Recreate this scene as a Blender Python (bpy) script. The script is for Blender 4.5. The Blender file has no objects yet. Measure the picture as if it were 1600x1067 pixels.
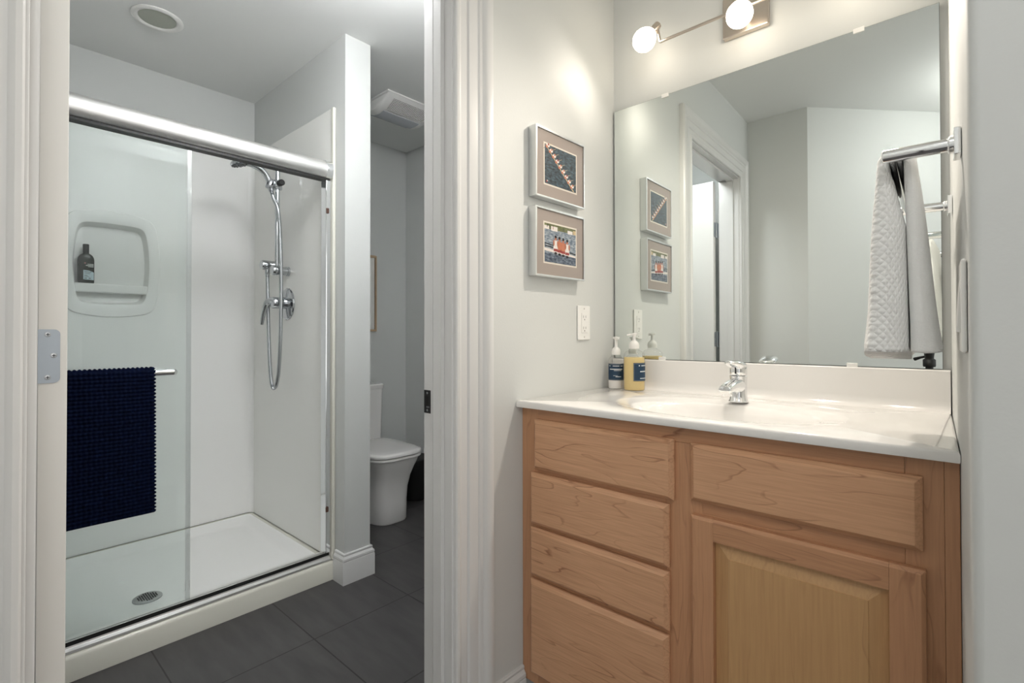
import bpy, bmesh, math, random
from mathutils import Vector, Matrix
random.seed(7)
C = bpy.context.scene
COL = C.collection
pi = math.pi
cos, sin, tan = math.cos, math.sin, math.tan

# ------------------------------------------------------------------ camera
YAW, PITCH, ROLL, FPX = 0.7318, 0.00984, -0.00168, 780.17
CAMZ = 1.10
fwd = Vector((-sin(YAW) * cos(PITCH), cos(YAW) * cos(PITCH), sin(PITCH)))
rgt = Vector((cos(YAW), sin(YAW), 0))
upv = rgt.cross(fwd)
r2 = rgt * cos(ROLL) + upv * sin(ROLL)
u2 = -rgt * sin(ROLL) + upv * cos(ROLL)
cd = bpy.data.cameras.new('camera')
cam = bpy.data.objects.new('camera', cd)
COL.objects.link(cam)
m = Matrix(((r2.x, u2.x, -fwd.x, 0), (r2.y, u2.y, -fwd.y, 0), (r2.z, u2.z, -fwd.z, CAMZ), (0, 0, 0, 1)))
cam.matrix_world = m
cd.sensor_width = 36
cd.lens = FPX / 1600 * 36
cd.shift_y = -19.8 / 1600
cd.clip_start = 0.01
C.camera = cam

# ------------------------------------------------------------------ world, exposure, added fill on the bedroom side
w = bpy.data.worlds.new('world')
C.world = w
w.use_nodes = True
w.node_tree.nodes['Background'].inputs[0].default_value = (1.0, 0.985, 0.96, 1)
w.node_tree.nodes['Background'].inputs[1].default_value = 0.5
vs = C.view_settings
vs.view_transform = 'Standard'
vs.look = 'None'
vs.gamma = 1
vs.use_curve_mapping = False
vs.exposure = 1.0


def area(name, loc, rot, sx, sy, power, col=(1, 1, 1)):
    l = bpy.data.lights.new(name, 'AREA')
    l.shape = 'RECTANGLE'
    l.size, l.size_y, l.energy, l.color = sx, sy, power, col
    o = bpy.data.objects.new(name, l)
    o.location, o.rotation_euler = loc, rot
    COL.objects.link(o)
    return o


# area light added on the open bedroom side, standing in for unseen daylight
area('bedroom_side_fill', (2.4, 0.0, 1.35), (0, math.radians(90), 0), 1.7, 1.4, 3, (1.0, 0.985, 0.96))
FILL_SHOWER, FILL_VANITY, BULB, BULB_W = 15.2, 7.6, 5.0, (1.3, 15.0, 6.0)

# ------------------------------------------------------------------ materials
MATS = {}


def srgb(r, g, b):
    f = lambda c: c / 12.92 if c <= 0.04045 else ((c + 0.055) / 1.055) ** 2.4
    return (f(r / 255), f(g / 255), f(b / 255), 1)


def nn(nt, t, **k):
    n = nt.nodes.new(t)
    for a, v in k.items():
        setattr(n, a, v)
    return n


def pm(name, col, rough=0.5, metal=0.0, bump=0.0, bscale=200.0, var=0.0, vscale=4.0, spec=0.5, coat=0.0, trans=0.0, ior=1.45, emit=None, estr=0.0, sub=0.0):
    if name in MATS:
        return MATS[name]
    mt = bpy.data.materials.new(name)
    mt.use_nodes = True
    nt = mt.node_tree
    b = nt.nodes['Principled BSDF']
    b.inputs['Base Color'].default_value = col if len(col) == 4 else (*col, 1)
    b.inputs['Roughness'].default_value = rough
    b.inputs['Metallic'].default_value = metal
    b.inputs['Specular IOR Level'].default_value = spec
    b.inputs['Coat Weight'].default_value = coat
    b.inputs['Transmission Weight'].default_value = trans
    b.inputs['IOR'].default_value = ior
    if sub:
        b.inputs['Subsurface Weight'].default_value = sub
        b.inputs['Subsurface Radius'].default_value = (0.01, 0.01, 0.01)
    if emit:
        b.inputs['Emission Color'].default_value = (*emit, 1)
        b.inputs['Emission Strength'].default_value = estr
    tc = nn(nt, 'ShaderNodeTexCoord')
    if bump:
        n = nn(nt, 'ShaderNodeTexNoise')
        n.inputs['Scale'].default_value = bscale
        n.inputs['Detail'].default_value = 3
        nt.links.new(tc.outputs['Object'], n.inputs['Vector'])
        bp = nn(nt, 'ShaderNodeBump')
        bp.inputs['Strength'].default_value = bump
        bp.inputs['Distance'].default_value = 0.002
        nt.links.new(n.outputs['Fac'], bp.inputs['Height'])
        nt.links.new(bp.outputs['Normal'], b.inputs['Normal'])
    if var:
        n = nn(nt, 'ShaderNodeTexNoise')
        n.inputs['Scale'].default_value = vscale
        n.inputs['Detail'].default_value = 4
        nt.links.new(tc.outputs['Object'], n.inputs['Vector'])
        r = nn(nt, 'ShaderNodeValToRGB')
        c = b.inputs['Base Color'].default_value[:]
        r.color_ramp.elements[0].position, r.color_ramp.elements[1].position = 0.3, 0.7
        r.color_ramp.elements[0].color = (*[x * (1 - var) for x in c[:3]], 1)
        r.color_ramp.elements[1].color = (*[min(1, x * (1 + var)) for x in c[:3]], 1)
        nt.links.new(n.outputs['Fac'], r.inputs['Fac'])
        nt.links.new(r.outputs['Color'], b.inputs['Base Color'])
    MATS[name] = mt
    return mt


def wood(name, base, dark, axis, rings=12.0, contour=0.75):
    """maple: long streaks along `axis` plus contour-line figure"""
    mt = bpy.data.materials.new(name)
    mt.use_nodes = True
    nt = mt.node_tree
    L = nt.links.new
    b = nt.nodes['Principled BSDF']
    b.inputs['Roughness'].default_value = 0.38
    tc = nn(nt, 'ShaderNodeTexCoord')
    oi = nn(nt, 'ShaderNodeObjectInfo')
    mul = nn(nt, 'ShaderNodeVectorMath', operation='MULTIPLY')
    L(oi.outputs['Random'], mul.inputs[0])
    mul.inputs[1].default_value = (37.0, 11.0, 23.0)
    add = nn(nt, 'ShaderNodeVectorMath', operation='ADD')
    L(tc.outputs['Object'], add.inputs[0])
    L(mul.outputs[0], add.inputs[1])

    def mapped(s_along, s_across):
        mp = nn(nt, 'ShaderNodeMapping')
        s = [s_across] * 3
        s['xyz'.index(axis)] = s_along
        mp.inputs['Scale'].default_value = s
        L(add.outputs[0], mp.inputs['Vector'])
        return mp

    big = nn(nt, 'ShaderNodeTexNoise')
    big.inputs['Scale'].default_value = 1.0
    big.inputs['Detail'].default_value = 3.0
    big.inputs['Roughness'].default_value = 0.42
    L(mapped(1.5, 11.0).outputs[0], big.inputs['Vector'])
    k = nn(nt, 'ShaderNodeMath', operation='MULTIPLY')
    k.inputs[1].default_value = rings
    L(big.outputs['Fac'], k.inputs[0])
    fr = nn(nt, 'ShaderNodeMath', operation='FRACT')
    L(k.outputs[0], fr.inputs[0])
    cr = nn(nt, 'ShaderNodeValToRGB')
    e = cr.color_ramp.elements
    e[0].position, e[0].color = 0.0, (0, 0, 0, 1)
    e[1].position, e[1].color = 1.0, (0.35, 0.35, 0.35, 1)
    a = e.new(0.90); a.color = (0.14, 0.14, 0.14, 1)
    a = e.new(0.97); a.color = (1, 1, 1, 1)
    L(fr.outputs[0], cr.inputs['Fac'])
    # streaks break the contour lines up
    fib = nn(nt, 'ShaderNodeTexNoise')
    fib.inputs['Scale'].default_value = 1.0
    fib.inputs['Detail'].default_value = 5
    L(mapped(9.0, 260.0).outputs[0], fib.inputs['Vector'])
    msk = nn(nt, 'ShaderNodeTexNoise')
    msk.inputs['Scale'].default_value = 1.0
    msk.inputs['Detail'].default_value = 2
    L(mapped(5.0, 14.0).outputs[0], msk.inputs['Vector'])
    mr = nn(nt, 'ShaderNodeMapRange')
    mr.inputs['From Min'].default_value, mr.inputs['From Max'].default_value = 0.36, 0.64
    L(msk.outputs['Fac'], mr.inputs['Value'])
    m1 = nn(nt, 'ShaderNodeMath', operation='MULTIPLY')
    L(cr.outputs['Color'], m1.inputs[0])
    L(mr.outputs[0], m1.inputs[1])
    m2 = nn(nt, 'ShaderNodeMath', operation='MULTIPLY')
    L(m1.outputs[0], m2.inputs[0])
    m2.inputs[1].default_value = contour
    f2 = nn(nt, 'ShaderNodeMapRange')
    f2.inputs['From Min'].default_value, f2.inputs['From Max'].default_value = 0.3, 0.75
    f2.inputs['To Min'].default_value, f2.inputs['To Max'].default_value = 0.0, 0.34 if axis == 'x' else 0.24
    L(fib.outputs['Fac'], f2.inputs['Value'])
    sm = nn(nt, 'ShaderNodeMath', operation='ADD', use_clamp=True)
    L(m2.outputs[0], sm.inputs[0])
    L(f2.outputs[0], sm.inputs[1])
    mx = nn(nt, 'ShaderNodeMix', data_type='RGBA')
    mx.inputs[6].default_value = base
    mx.inputs[7].default_value = dark
    L(sm.outputs[0], mx.inputs[0])
    L(mx.outputs[2], b.inputs['Base Color'])
    bp = nn(nt, 'ShaderNodeBump')
    bp.inputs['Strength'].default_value = 0.05
    bp.inputs['Distance'].default_value = 0.001
    L(fib.outputs['Fac'], bp.inputs['Height'])
    L(bp.outputs['Normal'], b.inputs['Normal'])
    return mt


def thin_glass(name, tint, gloss=0.018):
    mt = bpy.data.materials.new(name)
    mt.use_nodes = True
    nt = mt.node_tree
    nt.nodes.clear()
    out = nn(nt, 'ShaderNodeOutputMaterial')
    t = nn(nt, 'ShaderNodeBsdfTransparent')
    t.inputs['Color'].default_value = (*tint, 1)
    g = nn(nt, 'ShaderNodeBsdfGlossy')
    g.inputs['Roughness'].default_value = 0.01
    lw = nn(nt, 'ShaderNodeLayerWeight')
    lw.inputs['Blend'].default_value = 0.5
    pw = nn(nt, 'ShaderNodeMath', operation='POWER')
    pw.inputs[1].default_value = 5.0
    fr = nn(nt, 'ShaderNodeMath', operation='MULTIPLY_ADD')
    fr.inputs[1].default_value, fr.inputs[2].default_value = 0.9, gloss
    nt.links.new(lw.outputs['Facing'], pw.inputs[0])
    nt.links.new(pw.outputs[0], fr.inputs[0])
    mx = nn(nt, 'ShaderNodeMixShader')
    nt.links.new(fr.outputs[0], mx.inputs[0])
    nt.links.new(t.outputs[0], mx.inputs[1])
    nt.links.new(g.outputs[0], mx.inputs[2])
    nt.links.new(mx.outputs[0], out.inputs[0])
    return mt


def tile_mat():
    mt = bpy.data.materials.new('slate_tile')
    mt.use_nodes = True
    nt = mt.node_tree
    L = nt.links.new
    b = nt.nodes['Principled BSDF']
    b.inputs['Roughness'].default_value = 0.42
    tc = nn(nt, 'ShaderNodeTexCoord')
    sep = nn(nt, 'ShaderNodeSeparateXYZ')
    L(tc.outputs['Object'], sep.inputs[0])

    def line(sock, x0, p, hw):
        a = nn(nt, 'ShaderNodeMath', operation='SUBTRACT'); L(sock, a.inputs[0]); a.inputs[1].default_value = x0 - p * 20.5
        d = nn(nt, 'ShaderNodeMath', operation='DIVIDE'); L(a.outputs[0], d.inputs[0]); d.inputs[1].default_value = p
        f = nn(nt, 'ShaderNodeMath', operation='FRACT'); L(d.outputs[0], f.inputs[0])
        s = nn(nt, 'ShaderNodeMath', operation='SUBTRACT'); L(f.outputs[0], s.inputs[0]); s.inputs[1].default_value = 0.5
        ab = nn(nt, 'ShaderNodeMath', operation='ABSOLUTE'); L(s.outputs[0], ab.inputs[0])
        lt = nn(nt, 'ShaderNodeMath', operation='LESS_THAN'); L(ab.outputs[0], lt.inputs[0]); lt.inputs[1].default_value = hw / p
        fl = nn(nt, 'ShaderNodeMath', operation='FLOOR'); L(d.outputs[0], fl.inputs[0])
        return lt.outputs[0], d.outputs[0]
    lx, dx = line(sep.outputs['X'], -1.742, 0.4285, 0.0024)
    ly, dy = line(sep.outputs['Y'], 0.870, 0.41, 0.0024)
    mx = nn(nt, 'ShaderNodeMath', operation='MAXIMUM')
    L(lx, mx.inputs[0]); L(ly, mx.inputs[1])
    mp = nn(nt, 'ShaderNodeMapping'); mp.inputs['Scale'].default_value = (3, 14, 3)
    L(tc.outputs['Object'], mp.inputs['Vector'])
    n = nn(nt, 'ShaderNodeTexNoise'); n.inputs['Scale'].default_value = 1.6; n.inputs['Detail'].default_value = 6
    L(mp.outputs[0], n.inputs['Vector'])
    r = nn(nt, 'ShaderNodeValToRGB')
    r.color_ramp.elements[0].position, r.color_ramp.elements[1].position = 0.3, 0.75
    r.color_ramp.elements[0].color = srgb(66, 64, 65)
    r.color_ramp.elements[1].color = srgb(82, 80, 80)
    L(n.outputs['Fac'], r.inputs['Fac'])
    mix = nn(nt, 'ShaderNodeMix', data_type='RGBA')
    L(mx.outputs[0], mix.inputs[0])
    L(r.outputs['Color'], mix.inputs[6])
    mix.inputs[7].default_value = srgb(34, 32, 31)
    L(mix.outputs[2], b.inputs['Base Color'])
    bp = nn(nt, 'ShaderNodeBump'); bp.inputs['Strength'].default_value = 0.25; bp.inputs['Distance'].default_value = 0.002
    sb = nn(nt, 'ShaderNodeMath', operation='SUBTRACT'); L(n.outputs['Fac'], sb.inputs[0]); L(mx.outputs[0], sb.inputs[1])
    L(sb.outputs[0], bp.inputs['Height']); L(bp.outputs['Normal'], b.inputs['Normal'])
    return mt


PAINT = pm('wall_paint', srgb(211, 213, 211), 0.6, bump=0.10, bscale=160)
CEILP = pm('ceiling_paint', srgb(234, 235, 233), 0.8, bump=0.05, bscale=120)
TRIM = pm('trim_paint', srgb(217, 217, 216), 0.28)
DOORP = pm('door_paint', srgb(226, 225, 221), 0.35)
TILE = tile_mat()
CHROMED = pm('shower_chrome', (0.56, 0.58, 0.60, 1), 0.10, 1.0)
CHROME = pm('chrome', (0.86, 0.87, 0.88, 1), 0.07, 1.0)
SATIN = pm('satin_aluminium', (0.90, 0.89, 0.88, 1), 0.42, 1.0)
NICKEL = pm('brushed_nickel', (0.62, 0.55, 0.48, 1), 0.3, 1.0)
STEEL = pm('steel', (0.50, 0.51, 0.52, 1), 0.3, 1.0)
HINGE = pm('hinge_metal', (0.33, 0.36, 0.39, 1), 0.38, 1.0)
DARKM = pm('dark_metal', (0.05, 0.05, 0.05, 1), 0.35, 0.6)
BLACK = pm('black_plastic', (0.012, 0.012, 0.012, 1), 0.45)
ACRYL = pm('white_acrylic', srgb(248, 248, 246), 0.34)
ACRYLG = pm('white_acrylic_gloss', srgb(246, 246, 242), 0.14)
CURB = pm('cream_acrylic', srgb(224, 223, 212), 0.22, coat=0.2)
MARBLE = pm('cultured_marble', srgb(243, 241, 238), 0.12, coat=0.5)
CERAM = pm('ceramic', srgb(240, 238, 236), 0.08, coat=0.5)
PLASTW = pm('white_plastic', srgb(240, 239, 236), 0.3)
SLOT = pm('slot_dark', srgb(70, 66, 62), 0.6)
TOWELW = pm('terry_white', srgb(252, 252, 251), 0.95, bump=0.6, bscale=420, spec=0.1)
NAVY = pm('navy_chenille', srgb(9, 18, 42), 0.95, bump=0.6, bscale=600, var=0.25, vscale=60, spec=0.1)
MAPLE_H = wood('maple_horizontal', srgb(222, 174, 136), srgb(154, 103, 70), 'x')
MAPLE_V = wood('maple_vertical', srgb(206, 156, 118), srgb(142, 94, 64), 'z', rings=10, contour=0.5)
MAPLE_R = wood('maple_rail', srgb(204, 154, 116), srgb(136, 88, 60), 'x', rings=10)
MAPLE_P = wood('maple_panel', srgb(206, 164, 116), srgb(158, 112, 72), 'z', rings=7, contour=0.35)
INSIDEW = pm('cabinet_inside', srgb(150, 112, 82), 0.6)  # plain darker wood tone of the carcass panels
GLASS_T = thin_glass('shower_glass', (0.974, 0.990, 0.986))
SEAL = thin_glass('seal_vinyl', (0.95, 0.96, 0.96), 0.16)
CLEAR = thin_glass('clear_plastic', (0.97, 0.97, 0.97))
MIRROR = pm('mirror_silver', (0.84, 0.88, 0.86, 1), 0.0, 1.0)
GEDGE = pm('glass_edge', srgb(70, 84, 80), 0.15)
BULBM = pm('lit_bulb', (1, 0.95, 0.9, 1), 0.3, emit=(1.0, 0.88, 0.72), estr=BULB)
LENS = pm('frosted_lens', srgb(176, 180, 168), 0.35)

# ------------------------------------------------------------------ mesh helpers


class MB:
    def __init__(s):
        s.v, s.f, s.m, s.mats = [], [], [], []

    def mi(s, mat):
        if mat not in s.mats:
            s.mats.append(mat)
        return s.mats.index(mat)

    def add(s, vs, fs, mat):
        o = len(s.v)
        s.v += [tuple(p) for p in vs]
        i = s.mi(mat)
        for f in fs:
            s.f.append([o + k for k in f])
            s.m.append(i)
        return s

    def box(s, x0, x1, y0, y1, z0, z1, mat):
        v = [(x, y, z) for z in (z0, z1) for y in (y0, y1) for x in (x0, x1)]
        return s.add(v, [(0, 2, 3, 1), (4, 5, 7, 6), (0, 1, 5, 4), (2, 6, 7, 3), (0, 4, 6, 2), (1, 3, 7, 5)], mat)

    def loft(s, rings, mat, closed=True, cap0=False, cap1=False):
        n = len(rings[0])
        vs, fs = [p for r in rings for p in r], []
        for i in range(len(rings) - 1):
            for j in range(n if closed else n - 1):
                a, b = i * n + j, i * n + (j + 1) % n
                fs.append((a, b, b + n, a + n))
        if cap0:
            fs.append(tuple(range(n - 1, -1, -1)))
        if cap1:
            k = (len(rings) - 1) * n
            fs.append(tuple(k + j for j in range(n)))
        return s.add(vs, fs, mat)

    def lathe(s, prof, mat, n=32, origin=(0, 0, 0), axis=(0, 0, 1)):
        """prof: (radius, height) list along axis"""
        ax = Vector(axis).normalized()
        t = Vector((1, 0, 0)) if abs(ax.x) < 0.9 else Vector((0, 1, 0))
        e1 = ax.cross(t).normalized()
        e2 = ax.cross(e1)
        o = Vector(origin)
        rings = [[o + ax * h + (e1 * cos(2 * pi * k / n) + e2 * sin(2 * pi * k / n)) * max(r, 1e-5) for k in range(n)] for r, h in prof]
        return s.loft(rings, mat, True, True, True)

    def tube(s, pts, r, mat, n=12, caps=True):
        pts = [Vector(p) for p in pts]
        rr = r if isinstance(r, (list, tuple)) else [r] * len(pts)
        rings, e1 = [], None
        for i, p in enumerate(pts):
            d = (pts[min(i + 1, len(pts) - 1)] - pts[max(i - 1, 0)]).normalized()
            if e1 is None:
                t = Vector((0, 0, 1)) if abs(d.z) < 0.9 else Vector((1, 0, 0))
                e1 = d.cross(t).normalized()
            else:
                e1 = (e1 - d * e1.dot(d)).normalized()
            e2 = d.cross(e1)
            rings.append([p + (e1 * cos(2 * pi * k / n) + e2 * sin(2 * pi * k / n)) * rr[i] for k in range(n)])
        return s.loft(rings, mat, True, caps, caps)

    def ell(s, c, rx, ry, rz, mat, n=20, k=12, R=None):
        rings = []
        for i in range(k + 1):
            a = pi * i / k
            ring = []
            for j in range(n):
                b = 2 * pi * j / n
                p = Vector((rx * max(sin(a), 1e-3) * cos(b), ry * max(sin(a), 1e-3) * sin(b), -rz * cos(a)))
                if R:
                    p = R @ p
                ring.append(p + Vector(c))
            rings.append(ring)
        return s.loft(rings, mat, True, True, True)

    def poly(s, pts, mat):
        return s.add(pts, [tuple(range(len(pts)))], mat)

    def build(s, name, parent=None, smooth=False, bevel=0.0, segs=2, angle=40):
        me = bpy.data.meshes.new(name)
        me.from_pydata(s.v, [], s.f)
        for mt in s.mats:
            me.materials.append(mt)
        for p, i in zip(me.polygons, s.m):
            p.material_index = i
        bm = bmesh.new()
        bm.from_mesh(me)
        bmesh.ops.remove_doubles(bm, verts=bm.verts, dist=1e-6)
        bmesh.ops.recalc_face_normals(bm, faces=bm.faces)
        if smooth:
            for f in bm.faces:
                f.smooth = True
            for e in bm.edges:
                if len(e.link_faces) == 2 and e.calc_face_angle(0) > math.radians(angle):
                    e.smooth = False
        bm.to_mesh(me)
        bm.free()
        o = bpy.data.objects.new(name, me)
        COL.objects.link(o)
        if parent:
            o.parent = parent
        if bevel:
            b = o.modifiers.new('bevel', 'BEVEL')
            b.width, b.segments, b.limit_method = bevel, segs, 'ANGLE'
            b.harden_normals = False
        return o


def thing(name, label, cat, loc=(0, 0, 0), rz=0.0, group=None):
    o = bpy.data.objects.new(name, None)
    o.empty_display_size = 0.05
    COL.objects.link(o)
    o.location = loc
    o.rotation_euler = (0, 0, rz)
    return tag(o, label, cat, group)


def tag(o, label, cat, group=None):
    o['label'] = label
    o['category'] = cat
    if group:
        o['group'] = group
    return o


def struct(o, label=None, cat=None):
    o['kind'] = 'structure'
    if label:
        o['label'] = label
    if cat:
        o['category'] = cat
    return o


def pane_label(o, l):
    o['label'] = l
    return o


def arc(c, r, a0, a1, n, plane='xz', off=0.0):
    out = []
    for i in range(n + 1):
        a = a0 + (a1 - a0) * i / n
        p, q = r * cos(a), r * sin(a)
        out.append({'xz': (c[0] + p, off, c[1] + q), 'yz': (off, c[0] + p, c[1] + q), 'xy': (c[0] + p, c[1] + q, off)}[plane])
    return out


def superell(cx, cy, rx, ry, z, n=48, e=4.0):
    out = []
    for k in range(n):
        a = 2 * pi * k / n
        c_, s_ = cos(a), sin(a)
        out.append((cx + rx * math.copysign(abs(c_) ** (2 / e), c_), cy + ry * math.copysign(abs(s_) ** (2 / e), s_), z))
    return out


def catmull(pts, k=8):
    P = [Vector(p) for p in pts]
    out = []
    for i in range(len(P) - 1):
        a, b, c, d = P[max(i - 1, 0)], P[i], P[i + 1], P[min(i + 2, len(P) - 1)]
        for j in range(k):
            t = j / k
            out.append(0.5 * (2 * b + (c - a) * t + (2 * a - 5 * b + 4 * c - d) * t * t + (3 * b - a - 3 * c + d) * t ** 3))
    out.append(P[-1])
    return out


# ------------------------------------------------------------------ the setting
TILT = math.radians(1.6)
YB, XA = 1.626, -0.95           # mirror wall, and where the picture wall meets it
TA = tan(TILT)
CEIL = 2.438
HEAD = 2.04
YL, YR = 0.0685, 0.8506          # door opening (jamb faces)
xa = lambda y: XA + TA * (y - YB)
SX0, SX1 = -3.04, -2.10         # shower: back wall, curb front
WY0, WY1, WX = 1.150, 1.277, -2.027   # wing wall between shower and toilet
RY = 2.214                      # right wall of the toilet room
WLX = -1.09                     # far face of the door wall (shower-room side)

f = MB().box(-3.2, 3.0, -2.6, 2.4, -0.06, 0, TILE).build('floor')
struct(f)
c = MB().box(-3.2, 1.9, -2.6, 2.4, CEIL, CEIL + 0.08, CEILP).build('ceiling')
struct(c)

# picture wall with the doorway, local frame: y along the wall, x out into the vanity room
wl = MB()
TH = 0.118
d0 = -0.20
wl.box(-TH, 0, -(YB - YR) / cos(TILT) + 0.019, 0.0, 0, CEIL, PAINT)
wl.box(-TH, 0, -(YB + 0.20) / cos(TILT), -(YB - YL) / cos(TILT) - 0.019, 0, CEIL, PAINT)
wl.box(-TH, 0, -(YB - YL) / cos(TILT) - 0.019, -(YB - YR) / cos(TILT) + 0.019, HEAD + 0.019, CEIL, PAINT)
o = wl.build('wall_left')
o.location = (XA, YB, 0)
o.rotation_euler = (0, 0, -TILT)
struct(o)
SA = lambda y: -(YB - y) / cos(TILT)      # world y -> distance along the picture wall


o = MB().box(-1.25, 0.2, YB, YB + 0.1, 0, CEIL, PAINT).build('wall_back')
struct(o)
# right side of the vanity alcove (E) and the wall turning towards the camera (F), bullnosed corner
XE0, XE1, YF = -0.0165, 0.0078, 0.80
pts = [(XE0, YB)]
r = 0.012
pts += [(XE1 - 0.0004, YF + r)] + [(XE1 + r + r * cos(a), YF + r + r * sin(a)) for a in [pi + pi / 2 * k / 6 for k in range(1, 7)]]
pts += [(1.9, YF), (1.9, YF + 0.12), (0.2, YF + 0.12), (0.2, YB)]
wr = MB().loft([[(x, y, 0) for x, y in pts], [(x, y, CEIL) for x, y in pts]], PAINT, True, True, True).build('wall_right', smooth=True)
struct(wr)
# wall behind the camera: short run then the 45-degree wall, seen in the mirror
o = MB().box(xa(-0.125) - 0.02, -0.665, -0.245, -0.125, 0, CEIL, PAINT).build('wall_front')
struct(o)
dgx, dgy = 0.686, -0.727
pts = [(-0.665, -0.125), (-0.665 + dgx * 2.3, -0.125 + dgy * 2.3), (-0.665 + dgx * 2.3 - 0.1, -0.125 + dgy * 2.3 - 0.1), (-0.765, -0.245)]
o = MB().loft([[(x, y, 0) for x, y in pts], [(x, y, CEIL) for x, y in pts]], PAINT, True, True, True).build('wall_angled')
struct(o)
# shower / toilet room shell
struct(MB().box(SX0 - 0.14, SX0 - 0.04, -0.5, RY + 0.1, 0, CEIL, PAINT).build('wall_shower_far'))
nb = MB()                                   # the wall skin in front, leaving the niche cavity
nb.box(SX0 - 0.04, SX0, -0.5, 0.22, 0, CEIL, PAINT)
nb.box(SX0 - 0.04, SX0, 0.78, RY + 0.1, 0, CEIL, PAINT)
nb.box(SX0 - 0.04, SX0, 0.22, 0.78, 0, 1.10, PAINT)
nb.box(SX0 - 0.04, SX0, 0.22, 0.78, 1.75, CEIL, PAINT)
struct(nb.build('wall_shower_back'))
struct(MB().box(SX0, WX, WY0, WY1, 0, CEIL, PAINT).build('wall_wing'))
struct(MB().box(SX0 - 0.04, WLX, RY, RY + 0.1, 0, CEIL, PAINT).build('wall_toilet'))
struct(MB().box(SX0 - 0.04, -1.12, -0.5, -0.40, 0, CEIL, PAINT).build('wall_shower_left'))
struct(MB().box(-1.25, -1.09, YB + 0.1, RY, 0, CEIL, PAINT).build('wall_toilet_front'))

# casing around the doorway, mitred, in the wall's frame
CP = [(0, 0), (0, 0.010), (0.003, 0.013), (0.010, 0.014), (0.015, 0.012), (0.018, 0.0095), (0.036, 0.011), (0.040, 0.008), (0.044, 0.013), (0.048, 0.014),
      (0.072, 0.015), (0.075, 0.012), (0.079, 0.016), (0.086, 0.018), (0.090, 0.014), (0.096, 0.020), (0.103, 0.0245), (0.114, 0.026), (0.122, 0.024), (0.127, 0.017), (0.127, 0)]
yl, yr = SA(YL) - 0.005, SA(YR) + 0.005
zh = HEAD + 0.005
rings = [[(t, yr + s, 0) for s, t in CP], [(t, yr + s, zh + s) for s, t in CP], [(t, yl - s, zh + s) for s, t in CP], [(t, yl - s, 0) for s, t in CP]]
o = MB().loft(rings, TRIM, True, True, True).build('trim_1', smooth=True, angle=25)
o.location, o.rotation_euler = (XA, YB, 0), (0, 0, -TILT)
struct(o)
# jamb with stop
jb = MB()
a0, a1 = SA(YL), SA(YR)
for (y0, y1, z0, z1) in ((a1, a1 + 0.019, 0, HEAD), (a0 - 0.019, a0, 0, HEAD), (a0 - 0.019, a1 + 0.019, HEAD, HEAD + 0.019)):
    jb.box(-TH, 0.0, y0, y1, z0, z1, TRIM)
st0, st1 = -TH + 0.052, -TH + 0.088
jb.box(st0, st1, a1 - 0.011, a1, 0, HEAD, TRIM)
jb.box(st0, st1, a0, a0 + 0.011, 0, HEAD, TRIM)
jb.box(st0, st1, a0 + 0.011, a1 - 0.011, HEAD - 0.011, HEAD, TRIM)
o = jb.build('trim_2', bevel=0.0015)
o.location, o.rotation_euler = (XA, YB, 0), (0, 0, -TILT)
struct(o)
# strike plate in the right-hand jamb
t = thing('strike_plate', 'black strike plate let into the right door jamb', 'strike plate', (XA, YB, 0), -TILT)
sp = MB()
sp.box(-TH + 0.002, -TH + 0.030, a1 - 0.0015, a1 - 0.0005, 0.886, 0.948, DARKM)
sp.build('plate', t, bevel=0.0004)
MB().box(-TH + 0.009, -TH + 0.020, a1 - 0.002, a1 - 0.0012, 0.902, 0.932, BLACK).build('latch_hole', t)
MB().box(-TH + 0.014, -TH + 0.026, a1 - 0.0032, a1 - 0.0016, 0.901, 0.905, STEEL).build('lip', t)
for zz in (0.894, 0.940):
    MB().lathe([(0.0035, 0), (0.0032, 0.0006), (0.001, 0.0008)], STEEL, 12, (-TH + 0.016, a1 - 0.0014, zz), (0, -1, 0)).build('screw', t)

# open door standing at 90 degrees to the wall, its hinge edge towards the camera
dr = bpy.data.objects.new('door_1', None)
COL.objects.link(dr)
struct(dr)
DX, DY0, DY1 = -1.126, 0.0895, 0.1262
sl = MB()
sl.box(DX - 0.756, DX, DY0, DY1, 0.012, HEAD - 0.004, DOORP)
for (zz0, zz1) in ((0.25, 0.86), (1.02, 1.90)):
    for (yy, dy) in ((DY1, 1), (DY0, -1)):
        q = [(DX - 0.64, zz0), (DX - 0.12, zz0), (DX - 0.12, zz1), (DX - 0.64, zz1)]
        q2 = [(DX - 0.60, zz0 + 0.04), (DX - 0.16, zz0 + 0.04), (DX - 0.16, zz1 - 0.04), (DX - 0.60, zz1 - 0.04)]
        sl.loft([[(x, yy + dy * 0.0005, z) for x, z in q], [(x, yy + dy * 0.007, z) for x, z in q2]], DOORP, True, False, True)
sl.build('door_slab', dr, bevel=0.001)
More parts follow.
